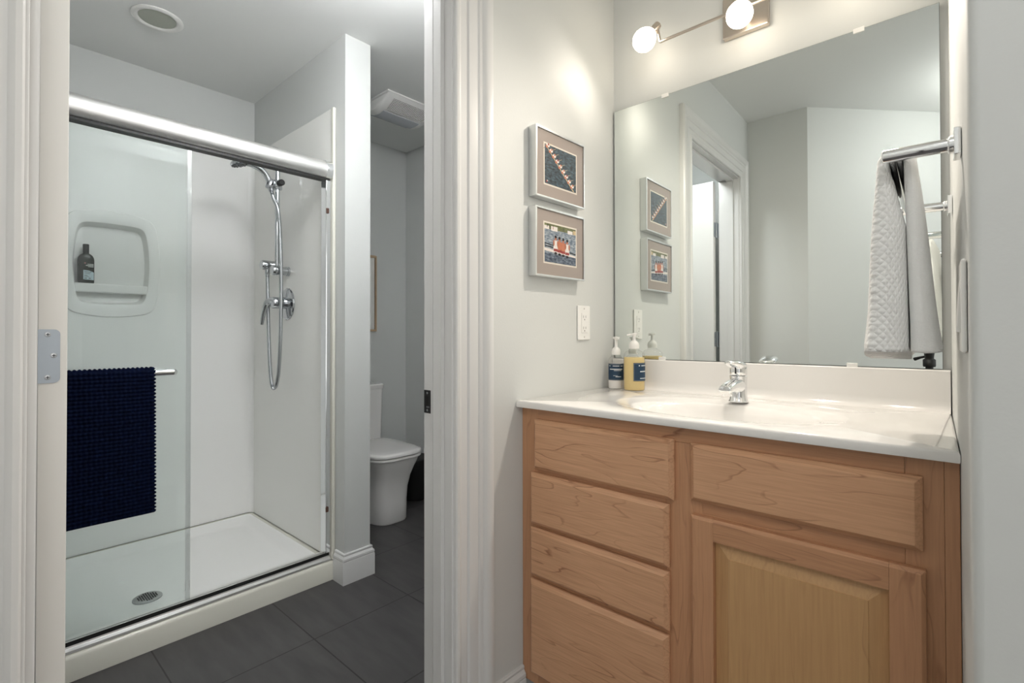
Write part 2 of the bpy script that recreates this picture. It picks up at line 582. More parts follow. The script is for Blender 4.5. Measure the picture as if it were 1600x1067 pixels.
for zc in (0.24, 1.064, 1.74):
    hg = MB()
    # leaf in the door edge, rounded on its inner side
    ol = [(DY0 + 0.0, zc - 0.0445)] + [(DY0 + 0.0275 - 0.008 + 0.008 * cos(a), zc - 0.0365 + 0.008 * sin(a)) for a in [-pi / 2 + pi / 2 * k / 6 for k in range(7)]] + \
         [(DY0 + 0.0275 - 0.008 + 0.008 * cos(a), zc + 0.0365 + 0.008 * sin(a)) for a in [pi / 2 * k / 6 for k in range(7)]] + [(DY0, zc + 0.0445)]
    hg.loft([[(DX + 0.0002, y, z) for y, z in ol], [(DX + 0.0016, y, z) for y, z in ol]], HINGE, True, True, True)
    # leaf on the jamb
    hg.box(DX + 0.0145, DX + 0.046, YL + 0.0004, YL + 0.0018, zc - 0.0445, zc + 0.0445, HINGE)
    hg.box(DX + 0.0002, DX + 0.0145, YL + 0.001, YL + 0.0022, zc - 0.0445, zc + 0.0445, HINGE)
    hg.lathe([(0.0065, -0.003), (0.0068, 0), (0.0068, 0.089), (0.0065, 0.092)], HINGE, 16, (DX + 0.001, YL + 0.009, zc - 0.0445))
    h = hg.build('hinge', dr, smooth=True)
    for (sy, sz) in ((DY0 + 0.012, zc + 0.036), (DY0 + 0.0195, zc + 0.001), (DY0 + 0.012, zc - 0.035)):
        s_ = MB().lathe([(0.0042, 0), (0.0040, 0.0009), (0.002, 0.0012)], STEEL, 16, (DX + 0.0016, sy, sz), (1, 0, 0))
        s_.box(DX + 0.0027, DX + 0.0030, sy - 0.0022, sy + 0.0022, sz - 0.0006, sz + 0.0006, BLACK)
        s_.box(DX + 0.0027, DX + 0.0030, sy - 0.0006, sy + 0.0006, sz - 0.0022, sz + 0.0022, BLACK)
        s_.build('screw', h)

# baseboards (mitred sweep along a floor path; t grows to the right of travel)
BP = [(0, 0.0), (0.0155, 0.0), (0.0155, 0.094), (0.0145, 0.097), (0.0135, 0.099), (0.0150, 0.103), (0.0140, 0.111), (0.0095, 0.117), (0.0072, 0.121), (0.0080, 0.124), (0.0085, 0.128), (0.0065, 0.1315), (0, 0.1325)]


def baseboard(name, path):
    P = [Vector((x, y, 0)) for x, y in path]
    rings = []
    for i, p in enumerate(P):
        ns = []
        if i > 0:
            d = (p - P[i - 1]).normalized(); ns.append(Vector((d.y, -d.x, 0)))
        if i < len(P) - 1:
            d = (P[i + 1] - p).normalized(); ns.append(Vector((d.y, -d.x, 0)))
        n = ns[0] if len(ns) == 1 else (ns[0] + ns[1]) / (1 + ns[0].dot(ns[1]))
        rings.append([p + n * t + Vector((0, 0, z)) for t, z in BP])
    return struct(MB().loft(rings, TRIM, True, True, True).build(name, smooth=True, angle=25))


baseboard('baseboard_wing', [(-2.098, WY0 - 0.0005), (WX + 0.0005, WY0 - 0.0005), (WX + 0.0005, WY1 + 0.0005), (SX0 + 0.0005, WY1 + 0.0005)])
yb0 = YR + 0.005 + 0.128
baseboard('baseboard_left', [(xa(yb0) + 0.0005, yb0), (xa(1.116) + 0.0005, 1.116)])
baseboard('baseboard_toilet', [(SX0 + 0.0005, RY - 0.0005), (WLX, RY - 0.0005)])

# ------------------------------------------------------------------ shower base, surround, sliding door
SYL = -0.39
t = thing('shower_tray', 'white acrylic shower base with a raised curb along the dark tile floor', 'shower base', (0, 0, 0))
pn = MB()
PX0, PX1, PY0, PY1 = SX0 + 0.004, SX1, SYL, WY0 - 0.004


def rr(x0, x1, y0, y1, z, rad, n=6):
    out = []
    for (cx, cy, a) in ((x1 - rad, y1 - rad, 0), (x0 + rad, y1 - rad, pi / 2), (x0 + rad, y0 + rad, pi), (x1 - rad, y0 + rad, 1.5 * pi)):
        out += [(cx + rad * cos(a + pi / 2 * k / n), cy + rad * sin(a + pi / 2 * k / n), z) for k in range(n + 1)]
    return out


ZT = 0.083
pn.loft([rr(PX0, PX1, PY0, PY1, 0.001, 0.004), rr(PX0, PX1, PY0, PY1, ZT - 0.012, 0.006), rr(PX0 + 0.002, PX1 - 0.004, PY0 + 0.002, PY1 - 0.002, ZT - 0.003, 0.006),
         rr(PX0 + 0.006, PX1 - 0.012, PY0 + 0.006, PY1 - 0.006, ZT, 0.008),
         rr(PX0 + 0.028, PX1 - 0.085, PY0 + 0.028, PY1 - 0.028, ZT + 0.0008, 0.03)], CURB, True, True, False)
pn.loft([rr(PX0 + 0.028, PX1 - 0.085, PY0 + 0.028, PY1 - 0.028, ZT + 0.0008, 0.03), rr(PX0 + 0.035, PX1 - 0.092, PY0 + 0.035, PY1 - 0.035, ZT - 0.004, 0.035),
         rr(PX0 + 0.055, PX1 - 0.108, PY0 + 0.055, PY1 - 0.055, 0.052, 0.05)], ACRYL, True, False, False)
pn.loft([rr(PX0 + 0.055, PX1 - 0.108, PY0 + 0.055, PY1 - 0.055, 0.052, 0.05), rr(PX0 + 0.085, PX1 - 0.13, PY0 + 0.085, PY1 - 0.085, 0.044, 0.06)], ACRYL, True, False, False)
lo, hi = rr(PX0 + 0.085, PX1 - 0.13, PY0 + 0.085, PY1 - 0.085, 0.044, 0.06), [( -2.447, 0.522, 0.036)] * 28
dr_ring = [(-2.447 + 0.045 * cos(math.atan2(y - 0.522, x + 2.447)), 0.522 + 0.045 * sin(math.atan2(y - 0.522, x + 2.447)), 0.036) for x, y, z in lo]
pn.loft([lo, dr_ring], ACRYL, True, False, True)
pn.build('pan', t, smooth=True, angle=50)
dn = MB()
dn.lathe([(0.05, 0), (0.05, 0.004), (0.047, 0.006), (0.001, 0.0065)], STEEL, 40, (-2.447, 0.522, 0.036))
for i in range(-3, 4):
    for j in range(-4, 5):
        if (i * 0.011) ** 2 + (j * 0.0075) ** 2 < 0.034 ** 2:
            x, y = -2.447 + i * 0.011, 0.522 + j * 0.0075
            dn.box(x - 0.004, x + 0.004, y - 0.0022, y + 0.0022, 0.0428, 0.0436, BLACK)
pane_label(dn.build('drain', t, smooth=True), 'round chrome drain grate')

# surround: moulded wall panels with a shelf niche in the back
t = thing('shower_surround', 'glossy white moulded shower wall surround with recessed shelf niche', 'shower surround', (0, 0, 0))
SBX = SX0 + 0.012
ZS0, ZS1 = ZT + 0.0022, 2.13


def rayhit(c, a, poly):
    best = None
    d = (cos(a), sin(a))
    for i in range(len(poly)):
        p, q = poly[i], poly[(i + 1) % len(poly)]
        ex, ey = q[0] - p[0], q[1] - p[1]
        den = d[0] * ey - d[1] * ex
        if abs(den) < 1e-12:
            continue
        tt = ((p[0] - c[0]) * ey - (p[1] - c[1]) * ex) / den
        uu = ((p[0] - c[0]) * d[1] - (p[1] - c[1]) * d[0]) / den
        if tt > 0 and -1e-9 <= uu <= 1 + 1e-9 and (best is None or tt < best):
            best = tt
    return (c[0] + d[0] * best, c[1] + d[1] * best)


def angles(c, poly, n=96):
    A = [2 * pi * k / n for k in range(n)] + [math.atan2(p[1] - c[1], p[0] - c[0]) % (2 * pi) for p in poly]
    A = sorted(A)
    out = []
    for a in A:
        if not out or a - out[-1] > 1e-4:
            out.append(a)
    return out


def bulge(cy, cz, hy, hz, by, bz, tilt, n=14):
    """rounded quad outline with bowed sides"""
    cs = [(-hy, -hz), (hy * (1 - tilt), -hz), (hy, hz * 0.98), (-hy, hz)]
    cs = [(-hy * 0.96, -hz), (hy * 0.96, -hz), (hy * 0.96, hz), (-hy * 0.96, hz)]
    out = []
    for i in range(4):
        p, q = cs[i], cs[(i + 1) % 4]
        for k in range(n):
            u_ = k / n
            x, y = p[0] + (q[0] - p[0]) * u_, p[1] + (q[1] - p[1]) * u_
            b_ = 4 * u_ * (1 - u_)
            if i == 0: y -= bz * b_
            if i == 1: x += by * b_
            if i == 2: y += bz * b_
            if i == 3: x -= by * b_
            out.append((cy + x, cz + y))
    # soften the corners
    for _ in range(2):
        out = [((out[i - 1][0] + 2 * out[i][0] + out[(i + 1) % len(out)][0]) / 4, (out[i - 1][1] + 2 * out[i][1] + out[(i + 1) % len(out)][1]) / 4) for i in range(len(out))]
    return out


NC = (0.500, 1.428)
panel = [(SYL + 0.001, ZS0), (WY0 - 0.001, ZS0), (WY0 - 0.001, ZS1), (SYL + 0.001, ZS1)]
outA = bulge(0.500, 1.436, 0.176, 0.229, 0.023, 0.026, 0)
inA = bulge(0.500, 1.436, 0.131, 0.188, 0.020, 0.006, 0)
AN = angles(NC, panel)
ringp = lambda poly, x, k=1.0: [(x, NC[0] + (rayhit(NC, a, poly)[0] - NC[0]) * k, NC[1] + (rayhit(NC, a, poly)[1] - NC[1]) * k) for a in AN]
sb = MB()
sb.loft([ringp(panel, SBX - 0.006), ringp(panel, SBX), ringp(outA, SBX), ringp(outA, SBX + 0.007, 0.985), ringp(inA, SBX + 0.008, 1.04), ringp(inA, SBX + 0.005, 1.0), ringp(inA, SBX - 0.006, 0.985), ringp(inA, SBX - 0.043, 0.93), ringp(inA, SBX - 0.046, 0.86)], ACRYL, True, False, True)
sb.build('back_panel', t, smooth=True, angle=50)
sh = MB()
sh.box(SBX - 0.044, SBX + 0.004, 0.359, 0.641, 1.298, 1.340, ACRYL)
sh.build('shelf', t, bevel=0.006, segs=3)
MB().box(SBX + 0.0005, -2.128, WY0 - 0.012, WY0 - 0.001, ZS0, ZS1, ACRYLG).build('side_panel', t, bevel=0.003)
MB().box(-2.128, -2.104, WY0 - 0.016, WY0 - 0.001, ZS0, ZS1, CURB).build('side_flange', t, bevel=0.005, segs=3)
MB().box(SBX + 0.0005, -2.104, SYL - 0.009, SYL + 0.002, ZS0, ZS1, ACRYL).build('side_panel', t, bevel=0.003)
# coved corner where back and side panels meet
cv = MB()
pts = [(SBX + 0.0008, WY0 - 0.0124)] + [(SBX + 0.0008 + 0.028 - 0.028 * cos(a), WY0 - 0.0124 - 0.028 + 0.028 * sin(a)) for a in [pi / 2 * k / 8 for k in range(9)]]
cv.loft([[(x, y, ZS0) for x, y in pts], [(x, y, ZS1 - 0.002) for x, y in pts]], ACRYL, True, True, True)
cv.build('corner_cove', t, smooth=True)

t = thing('sliding_shower_door', 'sliding glass shower door with chrome header rail and bottom track', 'shower door', (0, 0, 0))
YE = WY0 - 0.017
hd = MB()
hp = [(-2.168, 1.808), (-2.160, 1.802), (-2.120, 1.802), (-2.108, 1.808), (-2.098, 1.822), (-2.095, 1.842), (-2.101, 1.862), (-2.114, 1.876), (-2.134, 1.882), (-2.156, 1.877), (-2.168, 1.864)]
hd.loft([[(x, SYL + 0.003, z) for x, z in hp], [(x, YE - 0.004, z) for x, z in hp]], SATIN, True, True, True)
hd.build('header', t, smooth=True, angle=50)
MB().box(-2.156, -2.118, SYL + 0.004, YE - 0.006, 1.793, 1.8018, BLACK).build('guide_strip', t)
br = MB()
hp2 = [(-2.132 + (x + 2.132) * 1.10, 1.842 + (z - 1.842) * 1.06) for x, z in hp]
br.loft([[(x, YE - 0.030, z) for x, z in hp2], [(x, YE - 0.002, z) for x, z in hp2]], CHROME, True, True, True)
br.build('end_bracket', t, smooth=True, angle=40)
tk = MB()
tp = [(-2.168, ZT + 0.0025), (-2.112, ZT + 0.0025), (-2.112, ZT + 0.010), (-2.124, ZT + 0.016), (-2.126, ZT + 0.034), (-2.131, ZT + 0.034), (-2.131, ZT + 0.016), (-2.152, ZT + 0.016), (-2.152, ZT + 0.030), (-2.168, ZT + 0.030)]
tk.loft([[(x, SYL + 0.004, z) for x, z in tp], [(x, YE - 0.002, z) for x, z in tp]], SATIN, True, True, True)
tk.build('bottom_track', t)
MB().box(-2.1258, -2.1246, SYL + 0.004, YE - 0.004, ZT + 0.017, ZT + 0.035, BLACK).build('track_gasket', t)
ch = MB()
ch.box(-2.166, -2.118, YE - 0.024, YE - 0.001, ZT + 0.036, 1.795, CHROME)
ch.build('wall_channel', t, bevel=0.003)
for zz in (1.655, 0.315):
    MB().box(-2.1175, -2.112, YE - 0.026, YE - 0.012, zz - 0.012, zz + 0.012, pm('brown_rubber', srgb(92, 66, 56), 0.6)).build('bumper', t, bevel=0.003)
for i, (gx, gy) in enumerate(((-2.139, 0.584), (-2.160, 0.574))):
    g = MB()
    g.box(gx - 0.003, gx + 0.003, SYL + 0.03, gy, ZT + 0.022, 1.801, GLASS_T)
    go = g.build('glass_panel', t)
    if i == 0:
        MB().box(gx - 0.005, gx + 0.005, gy - 0.012, gy + 0.002, ZT + 0.036, 1.795, SEAL).build('edge_seal', go)
tb = MB()
pb = [(-2.1355, 0.508, 0.966), (-2.110, 0.512, 0.966)] + [(-2.095 + 0.020 * cos(a) - 0.0, 0.500 + 0.020 * sin(a), 0.966) for a in [pi / 2 - pi / 2 * k / 8 for k in range(1, 9)]] + [(-2.075, 0.3, 0.966), (-2.075, -0.22, 0.966), (-2.080, -0.245, 0.966), (-2.1355, -0.255, 0.966)]
tb.tube(catmull(pb, 3), 0.0115, CHROME, 16)
tb.build('towel_bar', t, smooth=True, angle=60)

# ------------------------------------------------------------------ navy chenille bath mat hung over the bar
def chenille():
    p = 0.0125
    rows_f, rows_b, cols = 38, 36, 35
    y0, y1 = 0.4545 - cols * p, 0.4545
    sub = 5
    xb, zb, rb = -2.075, 0.966, 0.0165
    def path(s):      # s in metres from front bottom
        Lf = rows_f * p
        arcl = pi * rb
        if s <= Lf:
            return (xb + rb, zb - Lf + s), (1, 0)
        if s <= Lf + arcl:
            a = (s - Lf) / rb
            return (xb + rb * cos(a), zb + rb * sin(a)), (cos(a), sin(a))
        return (xb - rb, zb - (s - Lf - arcl)), (-1, 0)
    nu = (rows_f + rows_b + 4) * sub
    nv = cols * sub
    V, F = [], []
    for i in range(nu + 1):
        s = i * p / sub
        (x, z), (nx, nz) = path(s)
        for j in range(nv + 1):
            v = j * p / sub
            row = int(s / p)
            h = abs(sin(pi * s / p)) * abs(sin(pi * (v / p + 0.5 * (row % 2) * 0 + 0.12 * sin(row * 1.7)))) ** 0.8
            h = 0.0075 * h ** 0.7
            wob = 0.0022 * sin(v * 19 + s * 3) * (1 if nx > 0 else 0.6)
            edge = 0.0055 * sin(pi * s / p) if j in (0, nv) else 0
            yy = y0 + v + (abs(edge) * (1 if j == nv else -1)) + 0.005 * (0.5 - s) * (1 if nx > 0 else 0)
            V.append((x + nx * (h + wob), yy, z + nz * h + (0.004 * (v - 0.2) if s < 0.02 else 0)))
    W = nv + 1
    for i in range(nu):
        for j in range(nv):
            a = i * W + j
            F.append((a, a + 1, a + 1 + W, a + W))
    o = MB().add(V, F, NAVY).build('bath_mat', smooth=True, angle=180)
    sm = o.modifiers.new('solid', 'SOLIDIFY')
    sm.thickness, sm.offset = 0.006, -1
    return o


tag(chenille(), 'navy blue chenille bath mat hanging over the shower door bar', 'bath mat')

# ------------------------------------------------------------------ shower fixture on the wing wall panel
YP = WY0 - 0.012
t = thing('shower_set', 'chrome hand shower on slide rail with hose and lever valve', 'shower', (-2.56, YP, 0))
BX, BY = 0.0, -0.058
K = CHROMED
rl = MB()
rl.tube([(BX, BY, 1.405), (BX, BY, 2.03)], 0.0115, K, 20)
rl.build('slide_rail', t, smooth=True, angle=60)
for zz in (1.420, 2.015):
    b_ = MB()
    b_.lathe([(0.024, 0.001), (0.024, 0.012), (0.021, 0.013), (0.021, 0.060), (0.025, 0.061), (0.025, 0.082), (0.023, 0.085), (0.002, 0.0855)], K, 28, (BX, 0, zz), (0, -1, 0))
    b_.build('rail_bracket', t, smooth=True, angle=50)
# wall outlet elbow the hose starts from
eb = MB()
eb.lathe([(0.030, 0.001), (0.030, 0.008), (0.0245, 0.009), (0.0245, 0.092), (0.022, 0.098), (0.002, 0.0985)], K, 32, (-0.098, 0, 1.455), (0, -1, 0))
eb.lathe([(0.011, 0), (0.011, 0.012), (0.012, 0.014), (0.012, 0.040)], K, 20, (-0.098, -0.066, 1.398))
eb.build('wall_outlet', t, smooth=True, angle=50)
sl_ = MB()
sl_.lathe([(0.021, -0.022), (0.0225, -0.018), (0.0225, 0.018), (0.021, 0.022)], K, 24, (BX, BY, 1.852))
sl_.lathe([(0.017, -0.022), (0.0185, -0.019), (0.0185, 0.019), (0.017, 0.022)], K, 24, (BX, BY - 0.036, 1.850), (0, 0.25, 1))
sl_.lathe([(0.012, 0), (0.015, 0.004), (0.015, 0.034), (0.012, 0.037)], BLACK, 20, (BX + 0.018, BY, 1.856), (1, 0, 0))
sl_.build('slider', t, smooth=True)
hs = MB()
hpth = catmull([(BX, BY - 0.030, 1.815), (BX, BY - 0.037, 1.850), (BX, BY - 0.052, 1.885), (BX, BY - 0.080, 1.912), (BX, BY - 0.118, 1.926), (BX, BY - 0.150, 1.928)], 6)
hs.tube(hpth, [0.013 + 0.003 * i / (len(hpth) - 1) for i in range(len(hpth))], K, 18)
hs.lathe([(0.010, 0.026), (0.030, 0.021), (0.046, 0.009), (0.048, 0.002), (0.046, -0.003)], K, 36, (BX, BY - 0.172, 1.918), (0, -0.36, 1))
hsh = hs.build('hand_shower', t, smooth=True, angle=50)
sf = MB()
hc_ = Vector((BX, BY - 0.172, 1.918))
sf.lathe([(0.045, -0.0032), (0.043, -0.008), (0.020, -0.011), (0.001, -0.0115)], pm('spray_face', srgb(86, 90, 94), 0.4), 36, hc_, (0, -0.36, 1))
for k in range(24):
    a = 2 * pi * k / 24
    R_ = 0.034 if k % 2 else 0.023
    axv = Vector((0, -0.36, 1)).normalized(); e1 = Vector((1, 0, 0)); e2 = axv.cross(e1)
    sf.ell(hc_ - axv * 0.010 + e1 * R_ * cos(a) + e2 * R_ * sin(a), 0.0024, 0.0024, 0.0024, BLACK, 8, 5)
sf.build('spray_face', hsh, smooth=True)
ho = MB()
hpt = [(0.0, -0.088, 1.817), (0.006, -0.080, 1.78), (0.024, -0.062, 1.70), (0.032, -0.053, 1.45), (0.032, -0.053, 1.17), (0.014, -0.053, 0.95), (-0.006, -0.056, 0.855), (-0.030, -0.060, 0.826), (-0.052, -0.062, 0.850), (-0.070, -0.064, 0.95), (-0.086, -0.066, 1.17), (-0.098, -0.066, 1.398)]
hq = catmull(hpt, 50)
ho.tube(hq, [0.0084 + 0.0008 * (i % 2) for i in range(len(hq))], pm('hose_steel', (0.52, 0.54, 0.56, 1), 0.25, 1.0), 12)
ho.build('hose', t, smooth=True, angle=80)
vx, vz = -0.010, 1.254
v_ = MB()
v_.lathe([(0.082, 0.001), (0.082, 0.004), (0.078, 0.009), (0.040, 0.014), (0.002, 0.0145)], K, 48, (vx, 0, vz), (0, -1, 0))
v_.build('escutcheon', t, smooth=True, angle=30)
v_ = MB()
v_.lathe([(0.029, 0.0145), (0.029, 0.030), (0.024, 0.032), (0.024, 0.042), (0.029, 0.044), (0.029, 0.076), (0.026, 0.080), (0.002, 0.081)], K, 32, (vx, 0, vz + 0.004), (0, -1, 0))
lv = [(vx, -0.064, vz + 0.012), (vx - 0.028, -0.074, vz + 0.016), (vx - 0.055, -0.084, vz + 0.002), (vx - 0.074, -0.090, vz - 0.045), (vx - 0.088, -0.094, vz - 0.105)]
lq = catmull(lv, 6)
v_.tube(lq, [0.019 - 0.011 * i / (len(lq) - 1) for i in range(len(lq))], K, 14)
v_.build('lever_handle', t, smooth=True, angle=50)

# shampoo bottle on the niche shelf
t = thing('shampoo_bottle', 'dark green shampoo bottle with pale lower label on shower niche shelf', 'bottle', (SBX - 0.016, 0.404, 1.3405), 0.0)
GRN = pm('dark_green_plastic', srgb(32, 38, 30), 0.25)
bt = MB()
bt.loft([superell(0, 0, 0.0155 * k, 0.0305 * k2, z, 36, 3.2) for k, k2, z in ((0.9, 0.94, 0), (1, 1, 0.004), (1, 1, 0.108), (0.97, 0.95, 0.118), (0.85, 0.78, 0.129), (0.70, 0.50, 0.136), (0.62, 0.34, 0.139))], GRN, True, True, True)
bt.build('body', t, smooth=True, angle=50)
MB().lathe([(0.0115, 0.139), (0.0118, 0.150), (0.0118, 0.180), (0.0105, 0.182), (0.002, 0.1822)], BLACK, 24).build('cap', t, smooth=True)
lb = MB()
LABP, LABB = pm('label_pale_blue', srgb(205, 222, 230), 0.5), pm('label_ink', srgb(228, 230, 226), 0.5)
fx = 0.0158
lb.add([(fx, -0.011, 0.016), (fx, 0.027, 0.014), (fx, 0.027, 0.050), (fx, 0.010, 0.058), (fx, -0.011, 0.060)], [(0, 1, 2, 3, 4)], LABP)
for (y0, y1, z0, z1, mm) in ((0.004, 0.026, 0.086, 0.0885, LABB), (-0.002, 0.026, 0.0795, 0.083, LABB), (0.006, 0.026, 0.0745, 0.0765, LABB), (-0.007, 0.018, 0.050, 0.052, GRN), (-0.007, 0.014, 0.043, 0.0445, GRN), (-0.007, 0.004, 0.034, 0.036, GRN), (-0.007, 0.010, 0.029, 0.0305, GRN), (-0.007, 0.002, 0.0205, 0.023, GRN), (0.008, 0.016, 0.0205, 0.023, GRN)):
    lb.box(fx, fx + 0.0003, y0, y1, z0, z1, mm)
lb.ell((fx, -0.005, 0.092), 0.0004, 0.0035, 0.0035, pm('label_rose', srgb(196, 140, 140), 0.5), 12, 6)
lb.build('label', t)

# ------------------------------------------------------------------ toilet area
t = thing('toilet', 'white one-piece toilet with closed lid beside the shower wall', 'toilet', (-2.70, 1.720, 0))
bd = MB()


def dring(x0, x1, hy, z, n=56, e=3.6):
    """D-shaped outline: square at the back, rounded at the front"""
    out = []
    for k in range(n):
        a = 2 * pi * k / n
        c_, s_ = cos(a), sin(a)
        ee = e if c_ > 0 else 9.0
        out.append(((x0 + x1) / 2 + (x1 - x0) / 2 * math.copysign(abs(c_) ** (2 / ee), c_), hy * math.copysign(abs(s_) ** (2 / ee), s_), z))
    return out


XR = -2.70
prof = [(-2.97, -2.452, 0.118, 0.001), (-2.97, -2.447, 0.121, 0.010), (-2.975, -2.447, 0.122, 0.12), (-2.98, -2.440, 0.126, 0.20), (-2.985, -2.424, 0.138, 0.265), (-2.99, -2.402, 0.156, 0.32), (-3.0, -2.388, 0.170, 0.352), (-3.0, -2.383, 0.176, 0.372), (-3.0, -2.383, 0.176, 0.376)]
bd.loft([dring(a - XR, b - XR, h, z) for a, b, h, z in prof], CERAM, True, True, True)
bd.build('bowl', t, smooth=True, angle=50)
st = MB()
st.loft([dring(-2.84 - XR, -2.378 - XR, 0.180, 0.3775), dring(-2.84 - XR, -2.374 - XR, 0.182, 0.382), dring(-2.84 - XR, -2.374 - XR, 0.182, 0.391), dring(-2.84 - XR, -2.379 - XR, 0.178, 0.394)], CERAM, True, True, True)
st.build('seat', t, smooth=True)
ld = MB()
ld.loft([dring(-2.845 - XR, -2.379 - XR, 0.180, 0.3965), dring(-2.845 - XR, -2.372 - XR, 0.184, 0.401), dring(-2.845 - XR, -2.372 - XR, 0.184, 0.411), dring(-2.843 - XR, -2.377 - XR, 0.180, 0.418), dring(-2.84 - XR, -2.40 - XR, 0.160, 0.4215), dring(-2.80 - XR, -2.46 - XR, 0.11, 0.4235)], CERAM, True, True, True)
ld.build('lid', t, smooth=True, angle=50)
tn = MB()
tn.loft([rr(-3.034 - XR, -2.852 - XR, -0.172, 0.172, 0.377, 0.03), rr(-3.034 - XR, -2.852 - XR, -0.178, 0.178, 0.55, 0.03), rr(-3.034 - XR, -2.848 - XR, -0.182, 0.182, 0.738, 0.03)], CERAM, True, True, True)
tn.build('tank', t, smooth=True)
tl = MB()
tl.loft([rr(-3.036 - XR, -2.845 - XR, -0.184, 0.184, 0.7385, 0.03), rr(-3.036 - XR, -2.842 - XR, -0.187, 0.187, 0.745, 0.03), rr(-3.036 - XR, -2.842 - XR, -0.187, 0.187, 0.765, 0.03), rr(-3.034 - XR, -2.848 - XR, -0.181, 0.181, 0.772, 0.028)], CERAM, True, True, True)
tl.build('tank_lid', t, smooth=True)

t = thing('waste_bin', 'black waste bin in the corner behind the toilet', 'bin', (-2.745, 2.075, 0))
MB().lathe([(0.088, 0.001), (0.092, 0.004), (0.102, 0.24), (0.104, 0.245), (0.104, 0.262), (0.100, 0.262), (0.098, 0.24), (0.086, 0.02), (0.001, 0.018)], BLACK, 32).build('bucket', t, smooth=True, angle=50)
MB().lathe([(0.1045, 0.2625), (0.1045, 0.270), (0.1, 0.274), (0.09, 0.276)], BLACK, 32).build('rim', t, smooth=True, angle=50)

# wood-framed picture on the far wall
t = thing('picture_frame', 'light wood framed picture on the wall above the toilet', 'picture', (SX0 + 0.001, 1.760, 1.38))
fr = MB()
FW, FH, B_ = 0.197, 0.262, 0.014
LW = pm('pale_wood', srgb(196, 170, 140), 0.5, var=0.1, vscale=30)
fr.box(0, 0.018, -FW, -FW + B_, -FH, FH, LW)
fr.box(0, 0.018, FW - B_, FW, -FH, FH, LW)
fr.box(0, 0.018, -FW + B_, FW - B_, FH - B_, FH, LW)
fr.box(0, 0.018, -FW + B_, FW - B_, -FH, -FH + B_, LW)
fr.build('frame', t, bevel=0.002)
MB().box(0.001, 0.009, -FW + B_, FW - B_, -FH + B_, FH - B_, pm('mat_white', srgb(226, 226, 222), 0.6)).build('mat_board', t)
MB().box(0.0092, 0.010, -0.11, 0.11, -0.17, 0.17, pm('print_grey', srgb(176, 180, 178), 0.6, var=0.3, vscale=9)).build('print', t)

# exhaust fan on the toilet-room ceiling
t = thing('exhaust_fan', 'white ceiling exhaust fan with curved cover, grille and light lens', 'fan', (-2.475, 1.745, CEIL))
fp = [(0.158, -0.001), (0.158, -0.010), (0.140, -0.020), (0.100, -0.045), (0.055, -0.062), (0.0, -0.070), (-0.06, -0.064), (-0.115, -0.040), (-0.15, -0.012), (-0.158, -0.001)]
fb = MB()
fl = MB().box(-0.165, 0.165, -0.180, 0.180, -0.010, -0.001, PLASTW).build('flange', t, bevel=0.003)
rings = []
for (yy, k) in ((-0.168, 0.72), (-0.164, 0.86), (-0.155, 0.95), (-0.140, 1.0), (0.140, 1.0), (0.155, 0.95), (0.164, 0.86), (0.168, 0.72)):
    rings.append([(x, yy, min(-0.0005, z * k)) for x, z in fp])
fb.loft(rings, PLASTW, True, True, True)
fb.build('cover', t, smooth=True, angle=30)
gr = MB()
def onfan(s):       # point on the camera-facing slope, s 0..1 from edge to crown
    x0, z0, x1, z1 = 0.136, -0.0235, 0.064, -0.0605
    return x0 + (x1 - x0) * s, z0 + (z1 - z0) * s
nx_, nz_ = 0.46, -0.89
q = []
(xa_, za_), (xb_, zb_) = onfan(0), onfan(1)
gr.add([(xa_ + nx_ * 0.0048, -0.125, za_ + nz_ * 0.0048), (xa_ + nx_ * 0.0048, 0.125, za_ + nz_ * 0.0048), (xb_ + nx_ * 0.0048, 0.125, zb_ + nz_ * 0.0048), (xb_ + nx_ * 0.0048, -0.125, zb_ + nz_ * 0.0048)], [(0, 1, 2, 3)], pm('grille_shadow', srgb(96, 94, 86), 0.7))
for k in range(9):
    x, z = onfan((k + 0.5) / 9)
    gr.tube([(x + nx_ * 0.0064, -0.125, z + nz_ * 0.0064), (x + nx_ * 0.0064, 0.125, z + nz_ * 0.0064)], 0.0016, PLASTW, 6)
for k in range(27):
    y = -0.125 + 0.25 * k / 26
    gr.tube([(xa_ + nx_ * 0.0064, y, za_ + nz_ * 0.0064), (xb_ + nx_ * 0.0064, y, zb_ + nz_ * 0.0064)], 0.0011, PLASTW, 6)
pane_label(gr.build('grille', t), 'fine mesh grille on the cover')
ln = MB()
lp = [(0.040, -0.0668), (0.0, -0.0725), (-0.05, -0.0680), (-0.10, -0.0500), (-0.10, -0.044), (0.0, -0.064), (0.040, -0.060)]
ln.loft([[(x, -0.125, z) for x, z in lp], [(x, 0.125, z) for x, z in lp]], pm('fan_lens', srgb(196, 200, 206), 0.25), True, True, True)
ln.build('light_lens', t, smooth=True, angle=40)

# recessed downlight over the shower
t = thing('downlight', 'round recessed downlight with white trim above the shower, switched off', 'downlight', (-2.520, 0.562, CEIL))
MB().lathe([(0.092, -0.0005), (0.093, -0.004), (0.088, -0.008), (0.074, -0.008), (0.068, -0.004), (0.067, -0.0006)], PLASTW, 48).build('trim_ring', t, smooth=True, angle=50)
MB().lathe([(0.0665, -0.001), (0.0665, -0.004), (0.050, -0.0055), (0.001, -0.006)], LENS, 40).build('lens', t, smooth=True, angle=50)

# invented ceiling lamps, added out of view to brighten the two rooms


